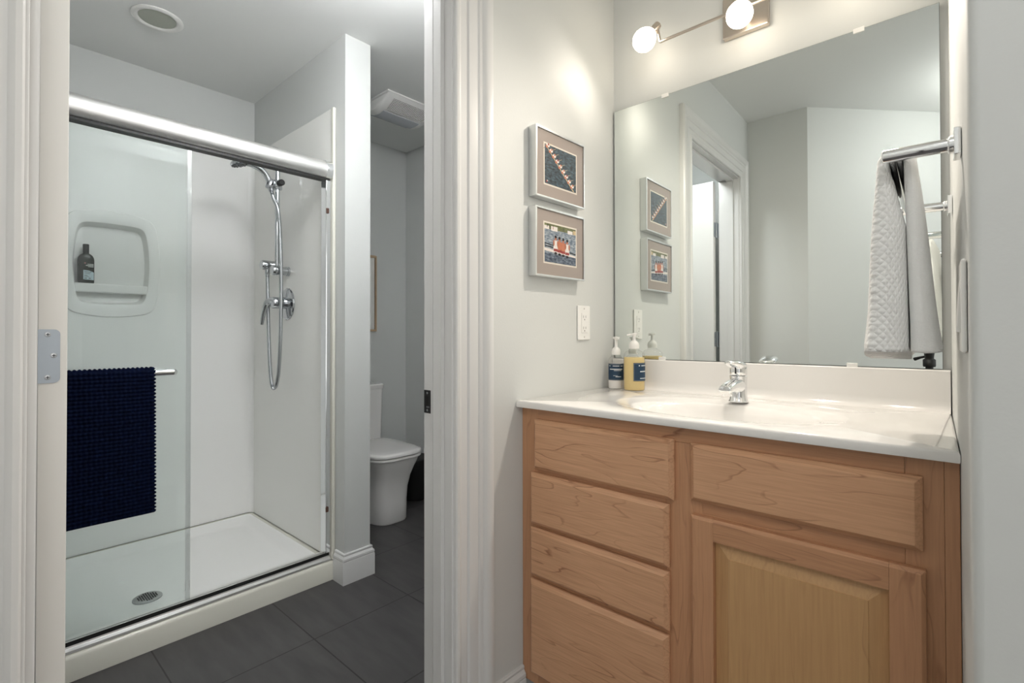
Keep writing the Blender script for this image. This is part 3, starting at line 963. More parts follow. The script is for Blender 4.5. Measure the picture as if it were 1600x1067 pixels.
def added_lamp(label, loc, power, col, r=0.17):
    t = thing('added_ceiling_lamp', label, 'added ceiling lamp', loc, 0)
    MB().lathe([(0.06, -0.001), (0.062, -0.02), (0.02, -0.03), (0.009, -0.034), (0.009, -0.10), (0.03, -0.104), (0.002, -0.105)], SATIN, 32).build('canopy', t, smooth=True, angle=40)
    gm = pm('fill_diffuser_%d' % int(power * 10), (1, 1, 1, 1), 0.4, emit=col, estr=power)
    MB().lathe([(0.02, -0.1055), (r * 0.6, -0.112), (r * 0.92, -0.14), (r, -0.175), (r * 0.94, -0.215), (r * 0.65, -0.25), (0.002, -0.262)], gm, 40).build('diffuser', t, smooth=True, angle=60)


added_lamp('round white ceiling lamp added out of view to light the shower room', (-1.27, 0.84, CEIL), FILL_SHOWER, (0.98, 0.985, 1.0))
added_lamp('round white ceiling lamp added out of view to light the vanity area', (0.30, -0.25, CEIL), FILL_VANITY, (1.0, 0.985, 0.955))

# ------------------------------------------------------------------ vanity
t = thing('vanity_cabinet', 'maple vanity cabinet with four drawers and raised panel door under the white countertop', 'cabinet', (-0.4825, 1.1185, 0))
OX, OY = -0.4825, 1.1185
L_ = lambda x: x - OX
ca = MB()
ca.box(L_(-0.9450), L_(-0.930), 0.020, 0.500, 0.10, 0.884, INSIDEW)
ca.box(L_(-0.036), L_(-0.024), 0.020, 0.500, 0.10, 0.884, INSIDEW)
ca.box(L_(-0.9295), L_(-0.0365), 0.020, 0.495, 0.10, 0.115, INSIDEW)
ca.box(L_(-0.9295), L_(-0.0365), 0.495, 0.500, 0.10, 0.70, INSIDEW)
ca.box(L_(-0.9295), L_(-0.0365), 0.060, 0.075, 0.001, 0.0995, INSIDEW)
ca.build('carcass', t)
FT = 0.019
for (x0, x1, z0, z1) in ((-0.9635, -0.905, 0.095, 0.886), (-0.518, -0.432, 0.095, 0.8485), (-0.075, -0.0225, 0.095, 0.886)):
    MB().box(L_(x0), L_(x1), 0, FT, z0, z1, MAPLE_V).build('stile', t, bevel=0.0008)
MB().box(L_(-0.0222), L_(-0.0025), -0.001, FT, 0.095, 0.886, MAPLE_V).build('filler_strip', t, bevel=0.0008)
for (x0, x1, z0, z1) in ((-0.9048, -0.0752, 0.849, 0.886), (-0.9048, -0.5182, 0.695, 0.722), (-0.9048, -0.5182, 0.538, 0.566), (-0.9048, -0.5182, 0.388, 0.420), (-0.4318, -0.0752, 0.68, 0.735), (-0.9048, -0.5182, 0.095, 0.135), (-0.4318, -0.0752, 0.095, 0.135)):
    MB().box(L_(x0), L_(x1), 0, FT, z0, z1, MAPLE_R).build('rail', t, bevel=0.0008)


def slab_front(x0, x1, z0, z1, mat, name, ch=0.0105, th=0.0195):
    """overlay front with a chamfered edge all round"""
    mb = MB()
    cx, cz = (x0 + x1) / 2, (z0 + z1) / 2
    R = lambda i, y: [(x0 + i - cx, y, z0 + i - cz), (x1 - i - cx, y, z0 + i - cz), (x1 - i - cx, y, z1 - i - cz), (x0 + i - cx, y, z1 - i - cz)]
    mb.loft([R(0.0015, -0.0005), R(0, -0.0025), R(0, -(th - ch)), R(ch, -th)], mat, True, True, True)
    o = mb.build(name, t, bevel=0.0008)
    o.location = (L_(cx), 0, cz)
    return o


slab_front(-0.9106, -0.4945, 0.7135, 0.8555, MAPLE_H, 'drawer')
slab_front(-0.9245, -0.5068, 0.5560, 0.7030, MAPLE_H, 'drawer')
slab_front(-0.9255, -0.5070, 0.4095, 0.5465, MAPLE_H, 'drawer')
slab_front(-0.9258, -0.5085, 0.1300, 0.3985, MAPLE_H, 'drawer')
pane_label(slab_front(-0.4553, -0.0505, 0.7245, 0.8530, MAPLE_H, 'false_drawer_front'), 'wide fixed drawer front below the sink')
# door: two stiles, two rails and a raised panel
dx0, dx1, dz0, dz1 = -0.4530, -0.0470, 0.130, 0.6945
dcx, dcz = (dx0 + dx1) / 2, (dz0 + dz1) / 2
dob = MB()
de = bpy.data.objects.new('door', None)
COL.objects.link(de)
de.parent = t
de.location = (L_(dcx), 0, dcz)
SW, RW = 0.050, 0.047


def dmember(x0, x1, z0, z1, edges, mat, name):
    c_ = 0.006
    i0 = c_ if 'l' in edges else 0.0
    i1 = c_ if 'r' in edges else 0.0
    j0 = c_ if 'b' in edges else 0.0
    j1 = c_ if 't' in edges else 0.0
    mb = MB()
    R = lambda k, y: [(x0 + i0 * k, y, z0 + j0 * k), (x1 - i1 * k, y, z0 + j0 * k), (x1 - i1 * k, y, z1 - j1 * k), (x0 + i0 * k, y, z1 - j1 * k)]
    mb.loft([R(0, -0.0005), R(0, -0.0135), R(1, -0.0195)], mat, True, True, True)
    return mb.build(name, de, bevel=0.0006)


hx, hz = (dx1 - dx0) / 2, (dz1 - dz0) / 2
dmember(-hx, -hx + SW, -hz, hz, 'ltb', MAPLE_V, 'stile')
dmember(hx - SW, hx, -hz, hz, 'rtb', MAPLE_V, 'stile')
dmember(-hx + SW + 0.0002, hx - SW - 0.0002, hz - RW, hz, 't', MAPLE_R, 'rail')
dmember(-hx + SW + 0.0002, hx - SW - 0.0002, -hz, -hz + RW, 'b', MAPLE_R, 'rail')
pp = MB()
R = lambda i, y: [(-hx + SW + i, y, -hz + RW + i), (hx - SW - i, y, -hz + RW + i), (hx - SW - i, y, hz - RW - i), (-hx + SW + i, y, hz - RW - i)]
pp.loft([R(0.0005, -0.002), R(0.0005, -0.005), R(0.010, -0.006), R(0.030, -0.0135), R(0.031, -0.0155)], MAPLE_P, True, True, True)
pane_label(pp.build('panel', de), 'yellower raised maple panel')

# countertop with moulded oval basin and backsplash
t = thing('countertop', 'glossy white countertop with an integral oval basin and backsplash', 'countertop', (0, 0, 0))
ct = MB()
SC = (-0.468, 1.318)
yf = 1.0905
outer = [(xa(yf) + 0.0012, yf), (-0.0015, yf), (XE0 - 0.0015, YB - 0.0012), (XA + 0.0012, YB - 0.0012)]
AN = angles(SC, outer, 128)
oc = lambda ins, z: [((lambda p: (SC[0] + (p[0] - SC[0]) * (1 - ins / max(1e-6, math.hypot(p[0] - SC[0], p[1] - SC[1]))), SC[1] + (p[1] - SC[1]) * (1 - ins / max(1e-6, math.hypot(p[0] - SC[0], p[1] - SC[1]))), z))(rayhit(SC, a, outer))) for a in AN]
el = lambda rx, ry, z, dy=0.0: [(SC[0] + rx * cos(a), SC[1] + dy + ry * sin(a), z) for a in [math.atan2(sin(b_) / 1.0, cos(b_) * 1.0) for b_ in AN]]
ZC = 0.907
ct.loft([oc(0.03, ZC - 0.0195), oc(0.001, ZC - 0.0195), oc(0, ZC - 0.0175), oc(0, ZC - 0.006), oc(0.0018, ZC - 0.0018), oc(0.006, ZC),
         el(0.285, 0.180, ZC), el(0.279, 0.174, ZC - 0.0012), el(0.270, 0.166, ZC - 0.0042), el(0.238, 0.147, ZC - 0.0065, -0.008), el(0.228, 0.140, ZC - 0.010, -0.010), el(0.214, 0.130, ZC - 0.030, -0.011), el(0.19, 0.116, ZC - 0.070, -0.012),
         el(0.15, 0.094, ZC - 0.105, -0.012), el(0.09, 0.06, ZC - 0.126, -0.012), el(0.024, 0.024, ZC - 0.133, -0.012)], MARBLE, True, False, True)
ct.build('basin_top', t, smooth=True, angle=45)
MB().lathe([(0.0235, 0), (0.0235, 0.002), (0.020, 0.0035), (0.010, 0.003), (0.001, 0.003)], CHROME, 28, (SC[0], SC[1] - 0.012, ZC - 0.1328)).build('drain', t, smooth=True)
bs = MB()
bp_ = [(YB - 0.001, ZC - 0.0006), (YB - 0.043, ZC - 0.0006), (YB - 0.041, ZC + 0.0004), (YB - 0.036, ZC + 0.0018), (YB - 0.030, ZC + 0.0045), (YB - 0.025, ZC + 0.009), (YB - 0.0205, ZC + 0.016), (YB - 0.019, ZC + 0.028), (YB - 0.019, 1.0070), (YB - 0.0165, 1.0095), (YB - 0.001, 1.0100)]
bs.loft([[(XA + 0.0015, y, z) for y, z in bp_], [(XE0 - 0.002, y, z) for y, z in bp_]], MARBLE, True, True, True)
bs.build('backsplash', t, smooth=True, angle=40)

# faucet
t = thing('faucet', 'chrome single-lever faucet on the countertop behind the basin', 'faucet', (-0.468, 1.478, ZC + 0.0004))
fb = MB()
fb.lathe([(0.0265, 0.0003), (0.0268, 0.003), (0.0245, 0.006), (0.0225, 0.020), (0.0222, 0.045), (0.0235, 0.068), (0.0238, 0.073), (0.022, 0.0745), (0.002, 0.075)], CHROME, 40)
sp_ = catmull([(0, -0.004, 0.052), (0, -0.030, 0.053), (0, -0.060, 0.051), (0, -0.088, 0.047), (0, -0.106, 0.043), (0, -0.112, 0.0415)], 6)
rings = []
for i, p in enumerate(sp_):
    k = i / (len(sp_) - 1)
    rw, rh = 0.0212 - 0.0052 * k, 0.0215 - 0.0120 * k
    if k > 0.88:
        q = math.sqrt(max(0.02, 1 - ((k - 0.88) / 0.12) ** 2))
        rw, rh = rw * (0.35 + 0.65 * q), rh * (0.3 + 0.7 * q)
    rings.append([(p.x + rw * math.copysign(abs(cos(a)) ** 0.8, cos(a)), p.y, p.z + rh * math.copysign(abs(sin(a)) ** 0.8, sin(a)) - 0.006 * (1 - k)) for a in [2 * pi * j / 24 for j in range(24)]])
fb.loft(rings, CHROME, True, True, True)
fb.build('spout_body', t, smooth=True, angle=50)
MB().lathe([(0.0118, -0.016), (0.0124, -0.014), (0.0124, -0.004), (0.0118, -0.002)], CHROME, 24, (0, -0.090, 0.040)).build('aerator', t, smooth=True)
hc = MB()
hc.lathe([(0.0222, 0.0755), (0.0232, 0.078), (0.0232, 0.098), (0.021, 0.103), (0.014, 0.107), (0.001, 0.109)], CHROME, 40)
R_ = Matrix.Rotation(math.radians(-9), 3, 'X')
hc.ell((0, -0.022, 0.105), 0.0255, 0.052, 0.0125, CHROME, 28, 14, R_)
hc.build('lever_handle', t, smooth=True, angle=50)
MB().box(-0.0022, 0.0022, -0.0236, -0.0230, 0.080, 0.096, BLACK).build('index_mark', t)


def pump(parent, z, r, h_head, side, mat):
    p = MB()
    p.lathe([(r, z), (r * 1.02, z + 0.004), (r * 1.05, z + 0.012), (r * 0.9, z + 0.020), (r * 0.55, z + 0.026), (0.0055, z + 0.028), (0.0050, z + h_head - 0.010), (0.0075, z + h_head - 0.006), (0.0125, z + h_head - 0.003), (0.0130, z + h_head), (0.002, z + h_head + 0.0015)], mat, 28)
    sx, sy = side
    p.tube([(0, 0, z + h_head - 0.0035), (sx * 0.014, sy * 0.014, z + h_head - 0.0035), (sx * 0.024, sy * 0.024, z + h_head - 0.006)], [0.0042, 0.0036, 0.0026], mat, 10)
    return p.build('pump', parent, smooth=True, angle=60)


def label_wrap(parent, r, z0, z1, a0, a1, name, lines, edge):
    lm = MB()
    n = 22
    sec = lambda rad, za, zb, b0, b1, mat: lm.loft([[(rad * cos(b0 + (b1 - b0) * k / n), rad * sin(b0 + (b1 - b0) * k / n), za) for k in range(n + 1)], [(rad * cos(b0 + (b1 - b0) * k / n), rad * sin(b0 + (b1 - b0) * k / n), zb) for k in range(n + 1)]], mat, False)
    NV, LN, ED = pm('label_navy', srgb(26, 56, 82), 0.5), pm('label_white', srgb(222, 226, 228), 0.5), pm('label_edge', srgb(150, 158, 160), 0.5)
    sec(r, z0, z1, a0, a1, NV)
    d = 0.0016
    if edge:
        for (za, zb) in ((z0 + 0.0022, z0 + 0.003), (z1 - 0.003, z1 - 0.0022)):
            sec(r + 0.0002, za, zb, a0 + 0.05, a1 - 0.05, ED)
        for b in (a0 + 0.05, a1 - 0.07):
            sec(r + 0.0002, z0 + 0.0022, z1 - 0.0022, b, b + 0.02, ED)
    for (f0, f1, g0, g1) in lines:
        sec(r + 0.0002, z0 + (z1 - z0) * g0, z0 + (z1 - z0) * g1, a0 + (a1 - a0) * f0, a0 + (a1 - a0) * f1, LN)
    return lm.build(name, parent)


# the camera sits towards +x, -y from the bottles: angle about -60 degrees
t = thing('lotion_bottle', 'smaller round white lotion pump bottle with navy label by the backsplash corner', 'bottle', (-0.9045, 1.556, ZC + 0.0004))
lq_ = MB()
lq_.lathe([(0.0255, 0.001), (0.0268, 0.004), (0.0268, 0.030), (0.0268, 0.086), (0.002, 0.0865)], pm('white_lotion', srgb(244, 241, 238), 0.3), 36)
lq_.build('lotion', t, smooth=True, angle=50)
MB().lathe([(0.0262, 0.0004), (0.0278, 0.003), (0.0280, 0.096), (0.026, 0.104), (0.020, 0.110), (0.016, 0.112), (0.0155, 0.118)], CLEAR, 36).build('bottle_shell', t, smooth=True, angle=50)
label_wrap(t, 0.0284, 0.030, 0.088, math.radians(-128), math.radians(6), 'label', [(0.10, 0.20, 0.84, 0.88), (0.33, 0.68, 0.84, 0.88), (0.74, 0.90, 0.84, 0.88), (0.16, 0.86, 0.64, 0.69), (0.40, 0.80, 0.575, 0.60), (0.36, 0.60, 0.27, 0.29), (0.48, 0.78, 0.20, 0.24)], True)
pump(t, 0.118, 0.0150, 0.062, (0.8, -0.6), PLASTW)

t = thing('soap_bottle', 'larger amber hand soap pump bottle with navy label on the countertop', 'bottle', (-0.830, 1.5485, ZC + 0.0004))
AMB = pm('amber_soap', srgb(255, 232, 172), 0.15, trans=0.3, ior=1.2)
MB().lathe([(0.0325, 0.002), (0.0342, 0.006), (0.0342, 0.112), (0.002, 0.1125)], AMB, 40).build('soap', t, smooth=True, angle=50)
MB().lathe([(0.034, 0.0004), (0.0355, 0.003), (0.0358, 0.114), (0.0345, 0.122), (0.028, 0.131), (0.020, 0.135), (0.0165, 0.136), (0.0160, 0.141)], CLEAR, 40).build('bottle_shell', t, smooth=True, angle=50)
label_wrap(t, 0.0362, 0.033, 0.094, math.radians(-66), math.radians(62), 'label', [(0.22, 0.28, 0.82, 0.88), (0.34, 0.70, 0.82, 0.87), (0.28, 0.72, 0.50, 0.55), (0.28, 0.72, 0.13, 0.17)], True)
pump(t, 0.141, 0.0165, 0.052, (-0.8, -0.6), PLASTW)

# mirror
t = thing('wall_mirror', 'large frameless wall mirror with small clips above the backsplash', 'mirror', (-0.488, YB, 1.4635))
MW, MH = 0.4555, 0.4525
mm = MB()
mm.box(-MW, MW, -0.0095, -0.0042, -MH, MH, GEDGE)
mm.build('backing', t)
mg = MB()
mg.add([(-MW + 0.0006, -0.0099, -MH + 0.0006), (MW - 0.0006, -0.0099, -MH + 0.0006), (MW - 0.0006, -0.0099, MH - 0.0006), (-MW + 0.0006, -0.0099, MH - 0.0006)], [(0, 1, 2, 3)], MIRROR)
pane_label(mg.build('silvered_glass', t), 'reflecting glass')
for (cx, cz, s) in ((-0.745, 1, 1), (-0.197, 1, 1), (-0.218, -1, -1), (-0.76, -1, -1)):
    k = MB()
    x = cx + 0.488
    z = cz * MH
    k.box(x - 0.0125, x + 0.0125, -0.0135, -0.0102, z - 0.009 if s > 0 else z - 0.004, z + 0.004 if s > 0 else z + 0.009, PLASTW)
    k.box(x - 0.0125, x + 0.0125, -0.0102, -0.0005, z + 0.0012 if s > 0 else z - 0.004, z + 0.004 if s > 0 else z - 0.0012, PLASTW)
    k.build('clip', t, bevel=0.003, segs=3)

# vanity light bar
t = thing('vanity_light', 'brushed nickel vanity light bar with glowing frosted bulbs above the mirror', 'light', (-0.483, YB, 2.085))
MB().box(-0.066, 0.066, -0.022, -0.0005, -0.063, 0.063, NICKEL).build('back_plate', t, bevel=0.003)
RZ, RYO = -0.027, -0.086
MB().tube([(-0.244, RYO, RZ), (0.244, RYO, RZ)], 0.0046, NICKEL, 14).build('rod', t, smooth=True)
MB().tube([(0, -0.022, RZ), (0, RYO, RZ)], 0.008, NICKEL, 16).build('stem', t, smooth=True)
for k, (p0, ax) in enumerate((((-0.256, -0.087, 0.0275), (-0.36, -0.56, -0.75)), ((0.0095, -0.0735, -0.012), (0.08, -0.66, -0.75)), ((0.256, -0.087, 0.0275), (0.36, -0.56, -0.75)))):
    axv, p0 = Vector(ax).normalized(), Vector(p0)
    s_ = MB()
    s_.lathe([(0.009, -0.010), (0.0125, -0.008), (0.0125, 0.022), (0.011, 0.024)], NICKEL, 24, p0, axv)
    if k != 1:
        s_.tube([(math.copysign(0.244, p0.x), RYO, RZ), p0 - axv * 0.004], 0.0046, NICKEL, 12)
    so = s_.build('socket', t, smooth=True)
    b_ = MB()
    b_.lathe([(0.0105, 0.0245), (0.0180, 0.030), (0.0275, 0.041), (0.0345, 0.056), (0.0365, 0.069), (0.0340, 0.083), (0.0265, 0.095), (0.014, 0.1025), (0.001, 0.1045)], BULBM, 32, p0, axv)
    pane_label(b_.build('bulb', so, smooth=True, angle=80), 'lit frosted glass bulb')
    ld_ = bpy.data.lights.new('bulb_light', 'SPOT')
    ld_.energy, ld_.color = BULB_W[k], (1.0, 0.90, 0.79)
    ld_.spot_size, ld_.spot_blend, ld_.shadow_soft_size = math.radians(150), 0.9, 0.03
    lo_ = bpy.data.objects.new('bulb_light', ld_)
    COL.objects.link(lo_)
    lo_.parent = so
    lo_.location = p0 + axv * 0.112
    lo_.rotation_euler = axv.to_track_quat('-Z', 'Y').to_euler()

# ------------------------------------------------------------------ things on the picture wall


def wallA(name, label, cat, y, z, group=None):
    return thing(name, label, cat, (xa(y), y, z), -TILT, group)


def photo_frame(y, z, h, label, scene):
    t = wallA('photo_frame', label, 'picture frame', y, z, 'silver framed rowing photographs')
    hw, d, b_ = 0.1245, 0.030, 0.0055
    f_ = MB()
    FR = pm('silver_frame', (0.74, 0.75, 0.75, 1), 0.3, 0.9)
    f_.box(0.001, d, -hw, -hw + b_, -h, h, FR)
    f_.box(0.001, d, hw - b_, hw, -h, h, FR)
    f_.box(0.001, d, -hw + b_, hw - b_, h - b_, h, FR)
    f_.box(0.001, d, -hw + b_, hw - b_, -h, -h + b_, FR)
    f_.build('frame', t, bevel=0.0012)
    MB().box(0.002, d - 0.0045, -hw + b_, hw - b_, -h + b_, h - b_, pm('mat_taupe', srgb(172, 160, 152), 0.7)).build('mat_board', t)
    pw, ph = 0.0845, h * 0.615
    p = MB()
    x = d - 0.0042
    p.add([(x, -pw, -ph), (x, pw, -ph), (x, pw, ph), (x, -pw, ph)], [(0, 1, 2, 3)], pm('print_border', srgb(236, 228, 216), 0.6))
    scene(p, x + 0.0002, pw - 0.005, ph - 0.005)
    p.build('print', t)
    g = MB()
    g.box(d - 0.0034, d - 0.0022, -hw + b_, hw - b_, -h + b_, h - b_, CLEAR)
    g.build('glazing', t)
    return t


def water(name, a, b):
    if name in MATS:
        return MATS[name]
    mt = bpy.data.materials.new(name); MATS[name] = mt
    mt.use_nodes = True
    nt = mt.node_tree
    bs_ = nt.nodes['Principled BSDF']
    bs_.inputs['Roughness'].default_value = 0.5
    tc = nn(nt, 'ShaderNodeTexCoord'); mp = nn(nt, 'ShaderNodeMapping'); mp.inputs['Scale'].default_value = (1, 60, 190)
    mp.inputs['Rotation'].default_value = (0.25, 0, 0)
    n = nn(nt, 'ShaderNodeTexNoise'); n.inputs['Scale'].default_value = 1.0; n.inputs['Detail'].default_value = 5
    r_ = nn(nt, 'ShaderNodeValToRGB')
    r_.color_ramp.elements[0].position, r_.color_ramp.elements[0].color = 0.38, a
    r_.color_ramp.elements[1].position, r_.color_ramp.elements[1].color = 0.70, b
    L = nt.links.new
    L(tc.outputs['Object'], mp.inputs[0]); L(mp.outputs[0], n.inputs['Vector']); L(n.outputs['Fac'], r_.inputs['Fac']); L(r_.outputs['Color'], bs_.inputs['Base Color'])
    return mt


SKIN, DKHAIR = pm('print_skin', srgb(206, 128, 96), 0.6), pm('print_dark', srgb(32, 26, 26), 0.6)
PW, PRD, PBOAT = pm('print_white', srgb(240, 232, 226), 0.6), pm('print_red', srgb(160, 60, 56), 0.6), pm('print_boat', srgb(214, 190, 150), 0.6)


def blob(p, x, y, z, ry, rz, mat, n=10):
    p.poly([(x, y + ry * cos(2 * pi * k / n), z + rz * sin(2 * pi * k / n)) for k in range(n)], mat)


def quad(p, x, pts, mat):
    p.poly([(x, a, b) for a, b in pts], mat)


def scene_eight(p, x, w_, h_):
    quad(p, x, [(-w_, -h_), (w_, -h_), (w_, h_), (-w_, h_)], water('print_water_dark', srgb(20, 28, 36), srgb(84, 108, 122)))
    # long shell from the upper left to the lower right, seen from above
    a, b = (-w_ * 0.97, h_ * 0.97), (w_ * 0.82, -h_ * 0.97)
    quad(p, x + .0001, [(a[0], a[1]), (a[0] + 0.004, a[1]), (b[0] + 0.004, b[1]), (b[0] - 0.003, b[1])], PBOAT)
    for k in range(9):
        u_ = 0.04 + k * 0.108
        y, z = a[0] + (b[0] - a[0]) * u_ + 0.006, a[1] + (b[1] - a[1]) * u_ + 0.003
        quad(p, x + .0002, [(y - 0.001, z), (y + 0.024, z + 0.011), (y + 0.024, z + 0.012), (y - 0.001, z + 0.0015)], PBOAT)
        quad(p, x + .0002, [(y - 0.020, z - 0.013), (y, z - 0.001), (y, z + 0.0005), (y - 0.020, z - 0.012)], DKHAIR)
        blob(p, x + .0003, y + 0.002, z + 0.001, 0.0085, 0.0055, PW)
        blob(p, x + .0004, y - 0.0045, z - 0.0035, 0.0055, 0.0040, SKIN)
        blob(p, x + .0005, y + 0.0035, z + 0.0045, 0.0036, 0.0036, PRD if k % 3 == 0 else SKIN)
    blob(p, x + .0003, -w_ * 0.88, -h_ * 0.88, 0.004, 0.003, PRD)
    blob(p, x + .0003, -w_ * 0.84, -h_ * 0.84, 0.003, 0.002, PW)


def scene_four(p, x, w_, h_):
    quad(p, x, [(-w_, -h_), (w_, -h_), (w_, h_ * 0.72), (-w_, h_ * 0.72)], water('print_water_pale', srgb(98, 114, 132), srgb(192, 200, 206)))
    quad(p, x, [(-w_, h_ * 0.72), (w_, h_ * 0.72), (w_, h_), (-w_, h_)], pm('print_trees', srgb(108, 112, 74), 0.6, var=0.4, vscale=90))
    for (y0, y1, z0, z1, m_) in ((-w_, -w_ * 0.72, 0.70, 0.88, PW), (-w_ * 0.60, -w_ * 0.2, 0.66, 0.9, PW), (w_ * 0.45, w_ * 0.78, 0.68, 0.86, PW), (w_ * 0.82, w_, 0.70, 0.92, PBOAT), (-w_ * 0.86, -w_ * 0.80, 0.80, 0.92, DKHAIR), (-w_ * 0.5, -w_ * 0.44, 0.74, 0.9, PRD)):
        quad(p, x + .0001, [(y0, h_ * z0), (y1, h_ * z0), (y1, h_ * z1), (y0, h_ * z1)], m_)
    quad(p, x + .0001, [(-w_, -h_ * 1.0), (w_, -h_ * 1.0), (w_, -h_ * 0.55), (-w_, -h_ * 0.55)], water('print_water_mid', srgb(44, 58, 82), srgb(140, 152, 166)))
    quad(p, x + .0002, [(-w_, -h_ * 0.42), (w_ * 0.98, -h_ * 0.56), (w_ * 0.98, -h_ * 0.46), (-w_, -h_ * 0.27)], PW)
    quad(p, x + .0003, [(-w_, -h_ * 0.14), (w_ * 0.98, -h_ * 0.34), (w_ * 0.98, -h_ * 0.40), (-w_, -h_ * 0.19)], DKHAIR)
    quad(p, x + .0003, [(-w_, h_ * -0.02), (w_ * 0.6, h_ * -0.16), (w_ * 0.6, h_ * -0.20), (-w_, h_ * -0.07)], DKHAIR)
    for k, yy in enumerate((-0.36, -0.12, 0.12, 0.38)):
        y = yy * w_ + 0.003
        z = h_ * (0.02 - 0.03 * k)
        quad(p, x + .0004, [(y - 0.012, z - 0.020), (y + 0.012, z - 0.020), (y + 0.009, z + 0.010), (y - 0.009, z + 0.010)], PW if k in (0, 3) else SKIN)
        quad(p, x + .0005, [(y - 0.010, z - 0.024), (y + 0.010, z - 0.024), (y + 0.010, z - 0.016), (y - 0.010, z - 0.016)], PRD)
        blob(p, x + .0006, y - 0.009, z + 0.002, 0.0035, 0.010, SKIN)
        blob(p, x + .0006, y + 0.010, z + 0.001, 0.0035, 0.010, SKIN)
        blob(p, x + .0006, y, z + 0.017, 0.0050, 0.0075, SKIN)
        blob(p, x + .0007, y, z + 0.021, 0.0052, 0.0050, DKHAIR)
        blob(p, x + .0006, y, z - 0.030, 0.007, 0.004, DKHAIR)


photo_frame(1.2725, 1.6190, 0.1060, 'upper silver framed photo of a long rowing boat from above', scene_eight)
photo_frame(1.2705, 1.3785, 0.1045, 'lower silver framed photo of four rowers in a boat', scene_four)

# outlet
t = wallA('power_outlet', 'white wall outlet below the framed photos', 'outlet', 1.4245, 1.1365)
MB().box(0.0006, 0.0062, -0.0350, 0.0350, -0.0580, 0.0580, PLASTW).build('cover_plate', t, bevel=0.0025, segs=3)
rc = MB()
rc.box(0.0062, 0.0078, -0.0170, 0.0170, -0.0335, 0.0335, PLASTW)
rco = rc.build('receptacle', t, bevel=0.0008)
for zc in (0.019, -0.019):
    sl_ = MB()
    sl_.box(0.0077, 0.0080, -0.0072, -0.0058, zc - 0.003, zc + 0.006, SLOT)
    sl_.box(0.0077, 0.0080, 0.0056, 0.0070, zc - 0.002, zc + 0.006, SLOT)
    sl_.ell((0.0077, 0, zc - 0.008), 0.0004, 0.0024, 0.0024, SLOT, 12, 6)
    sl_.build('socket_slots', rco)
for zc in (0.048, -0.048):
    MB().lathe([(0.003, 0), (0.0026, 0.0008), (0.001, 0.001)], pm('screw_white', srgb(205, 202, 198), 0.4), 12, (0.0062, 0, zc), (1, 0, 0)).build('screw', t)

# ------------------------------------------------------------------ right side wall: switch, towel bar, towel
xe = lambda y: XE1 + (XE0 - XE1) * (y - YF) / (YB - YF)
EA = math.atan2(XE1 - XE0, YB - YF)
t = thing('light_switch', 'white wall switch plate near the outer corner of the right wall', 'switch', (xe(0.862), 0.862, 1.1335), EA)
MB().box(-0.0062, -0.0006, -0.0350, 0.0350, -0.0580, 0.0580, PLASTW).build('cover_plate', t, bevel=0.0025, segs=3)
rk = MB()
rk.loft([[(-0.0062, -0.0165, -0.033), (-0.0062, 0.0165, -0.033), (-0.0062, 0.0165, 0.033), (-0.0062, -0.0165, 0.033)], [(-0.0105, -0.0160, -0.0325), (-0.0105, 0.0160, -0.0325), (-0.0070, 0.0160, 0.0325), (-0.0070, -0.0160, 0.0325)]], PLASTW, True, False, True)
rk.build('rocker', t, bevel=0.0008)

TBY0, TBY1, TBZ = 0.960, 1.416, 1.372
t = thing('towel_bar', 'chrome towel bar on the right wall beside the mirror', 'towel bar', (xe(TBY0), TBY0, TBZ), EA)
PR = 0.0760
for yy in (0.0, TBY1 - TBY0):
    pst = MB()
    pst.box(-0.0085, -0.0006, yy - 0.0190, yy + 0.0190, -0.0190, 0.0190, CHROME)
    pst.lathe([(0.0125, 0.0075), (0.0125, 0.014), (0.0098, 0.0145), (0.0098, PR + 0.014), (0.008, PR + 0.016), (0.001, PR + 0.0162)], CHROME, 28, (0, yy, 0), (-1, 0, 0))
    pst.build('post', t, smooth=True, angle=50, bevel=0.0008)
MB().tube([(-PR, 0.009, 0), (-PR, TBY1 - TBY0 - 0.009, 0)], 0.0078, CHROME, 20).build('bar', t, smooth=True)


def towel_mat():
    """cotton waffle: diamond relief"""
    mt = pm('terry_waffle', srgb(252, 252, 251), 0.95, spec=0.1)
    nt = mt.node_tree
    L = nt.links.new
    tc = nn(nt, 'ShaderNodeTexCoord'); sep = nn(nt, 'ShaderNodeSeparateXYZ'); L(tc.outputs['Object'], sep.inputs[0])
    M = lambda op, a, b=None: (lambda n: ([L(a, n.inputs[0]) if not isinstance(a, float) else None, None if b is None else (L(b, n.inputs[1]) if not isinstance(b, float) else setattr(n.inputs[1], 'default_value', b))], n.outputs[0])[1])(nn(nt, 'ShaderNodeMath', operation=op))
    h = M('ADD', sep.outputs['X'], M('MULTIPLY', sep.outputs['Y'], 1.0))
    k = pi / 0.0095
    p = M('ABSOLUTE', M('SINE', M('MULTIPLY', M('ADD', h, M('MULTIPLY', sep.outputs['Z'], 0.72)), k)))
    q = M('ABSOLUTE', M('SINE', M('MULTIPLY', M('SUBTRACT', h, M('MULTIPLY', sep.outputs['Z'], 0.72)), k)))
    hh = M('MULTIPLY', p, q)
    n = nn(nt, 'ShaderNodeTexNoise'); n.inputs['Scale'].default_value = 500; L(tc.outputs['Object'], n.inputs['Vector'])
    sm = M('ADD', hh, M('MULTIPLY', n.outputs['Fac'], 0.35))
    bp = nn(nt, 'ShaderNodeBump'); bp.inputs['Strength'].default_value = 0.5; bp.inputs['Distance'].default_value = 0.003
    L(sm, bp.inputs['Height']); L(bp.outputs['Normal'], nt.nodes['Principled BSDF'].inputs['Normal'])
    return mt


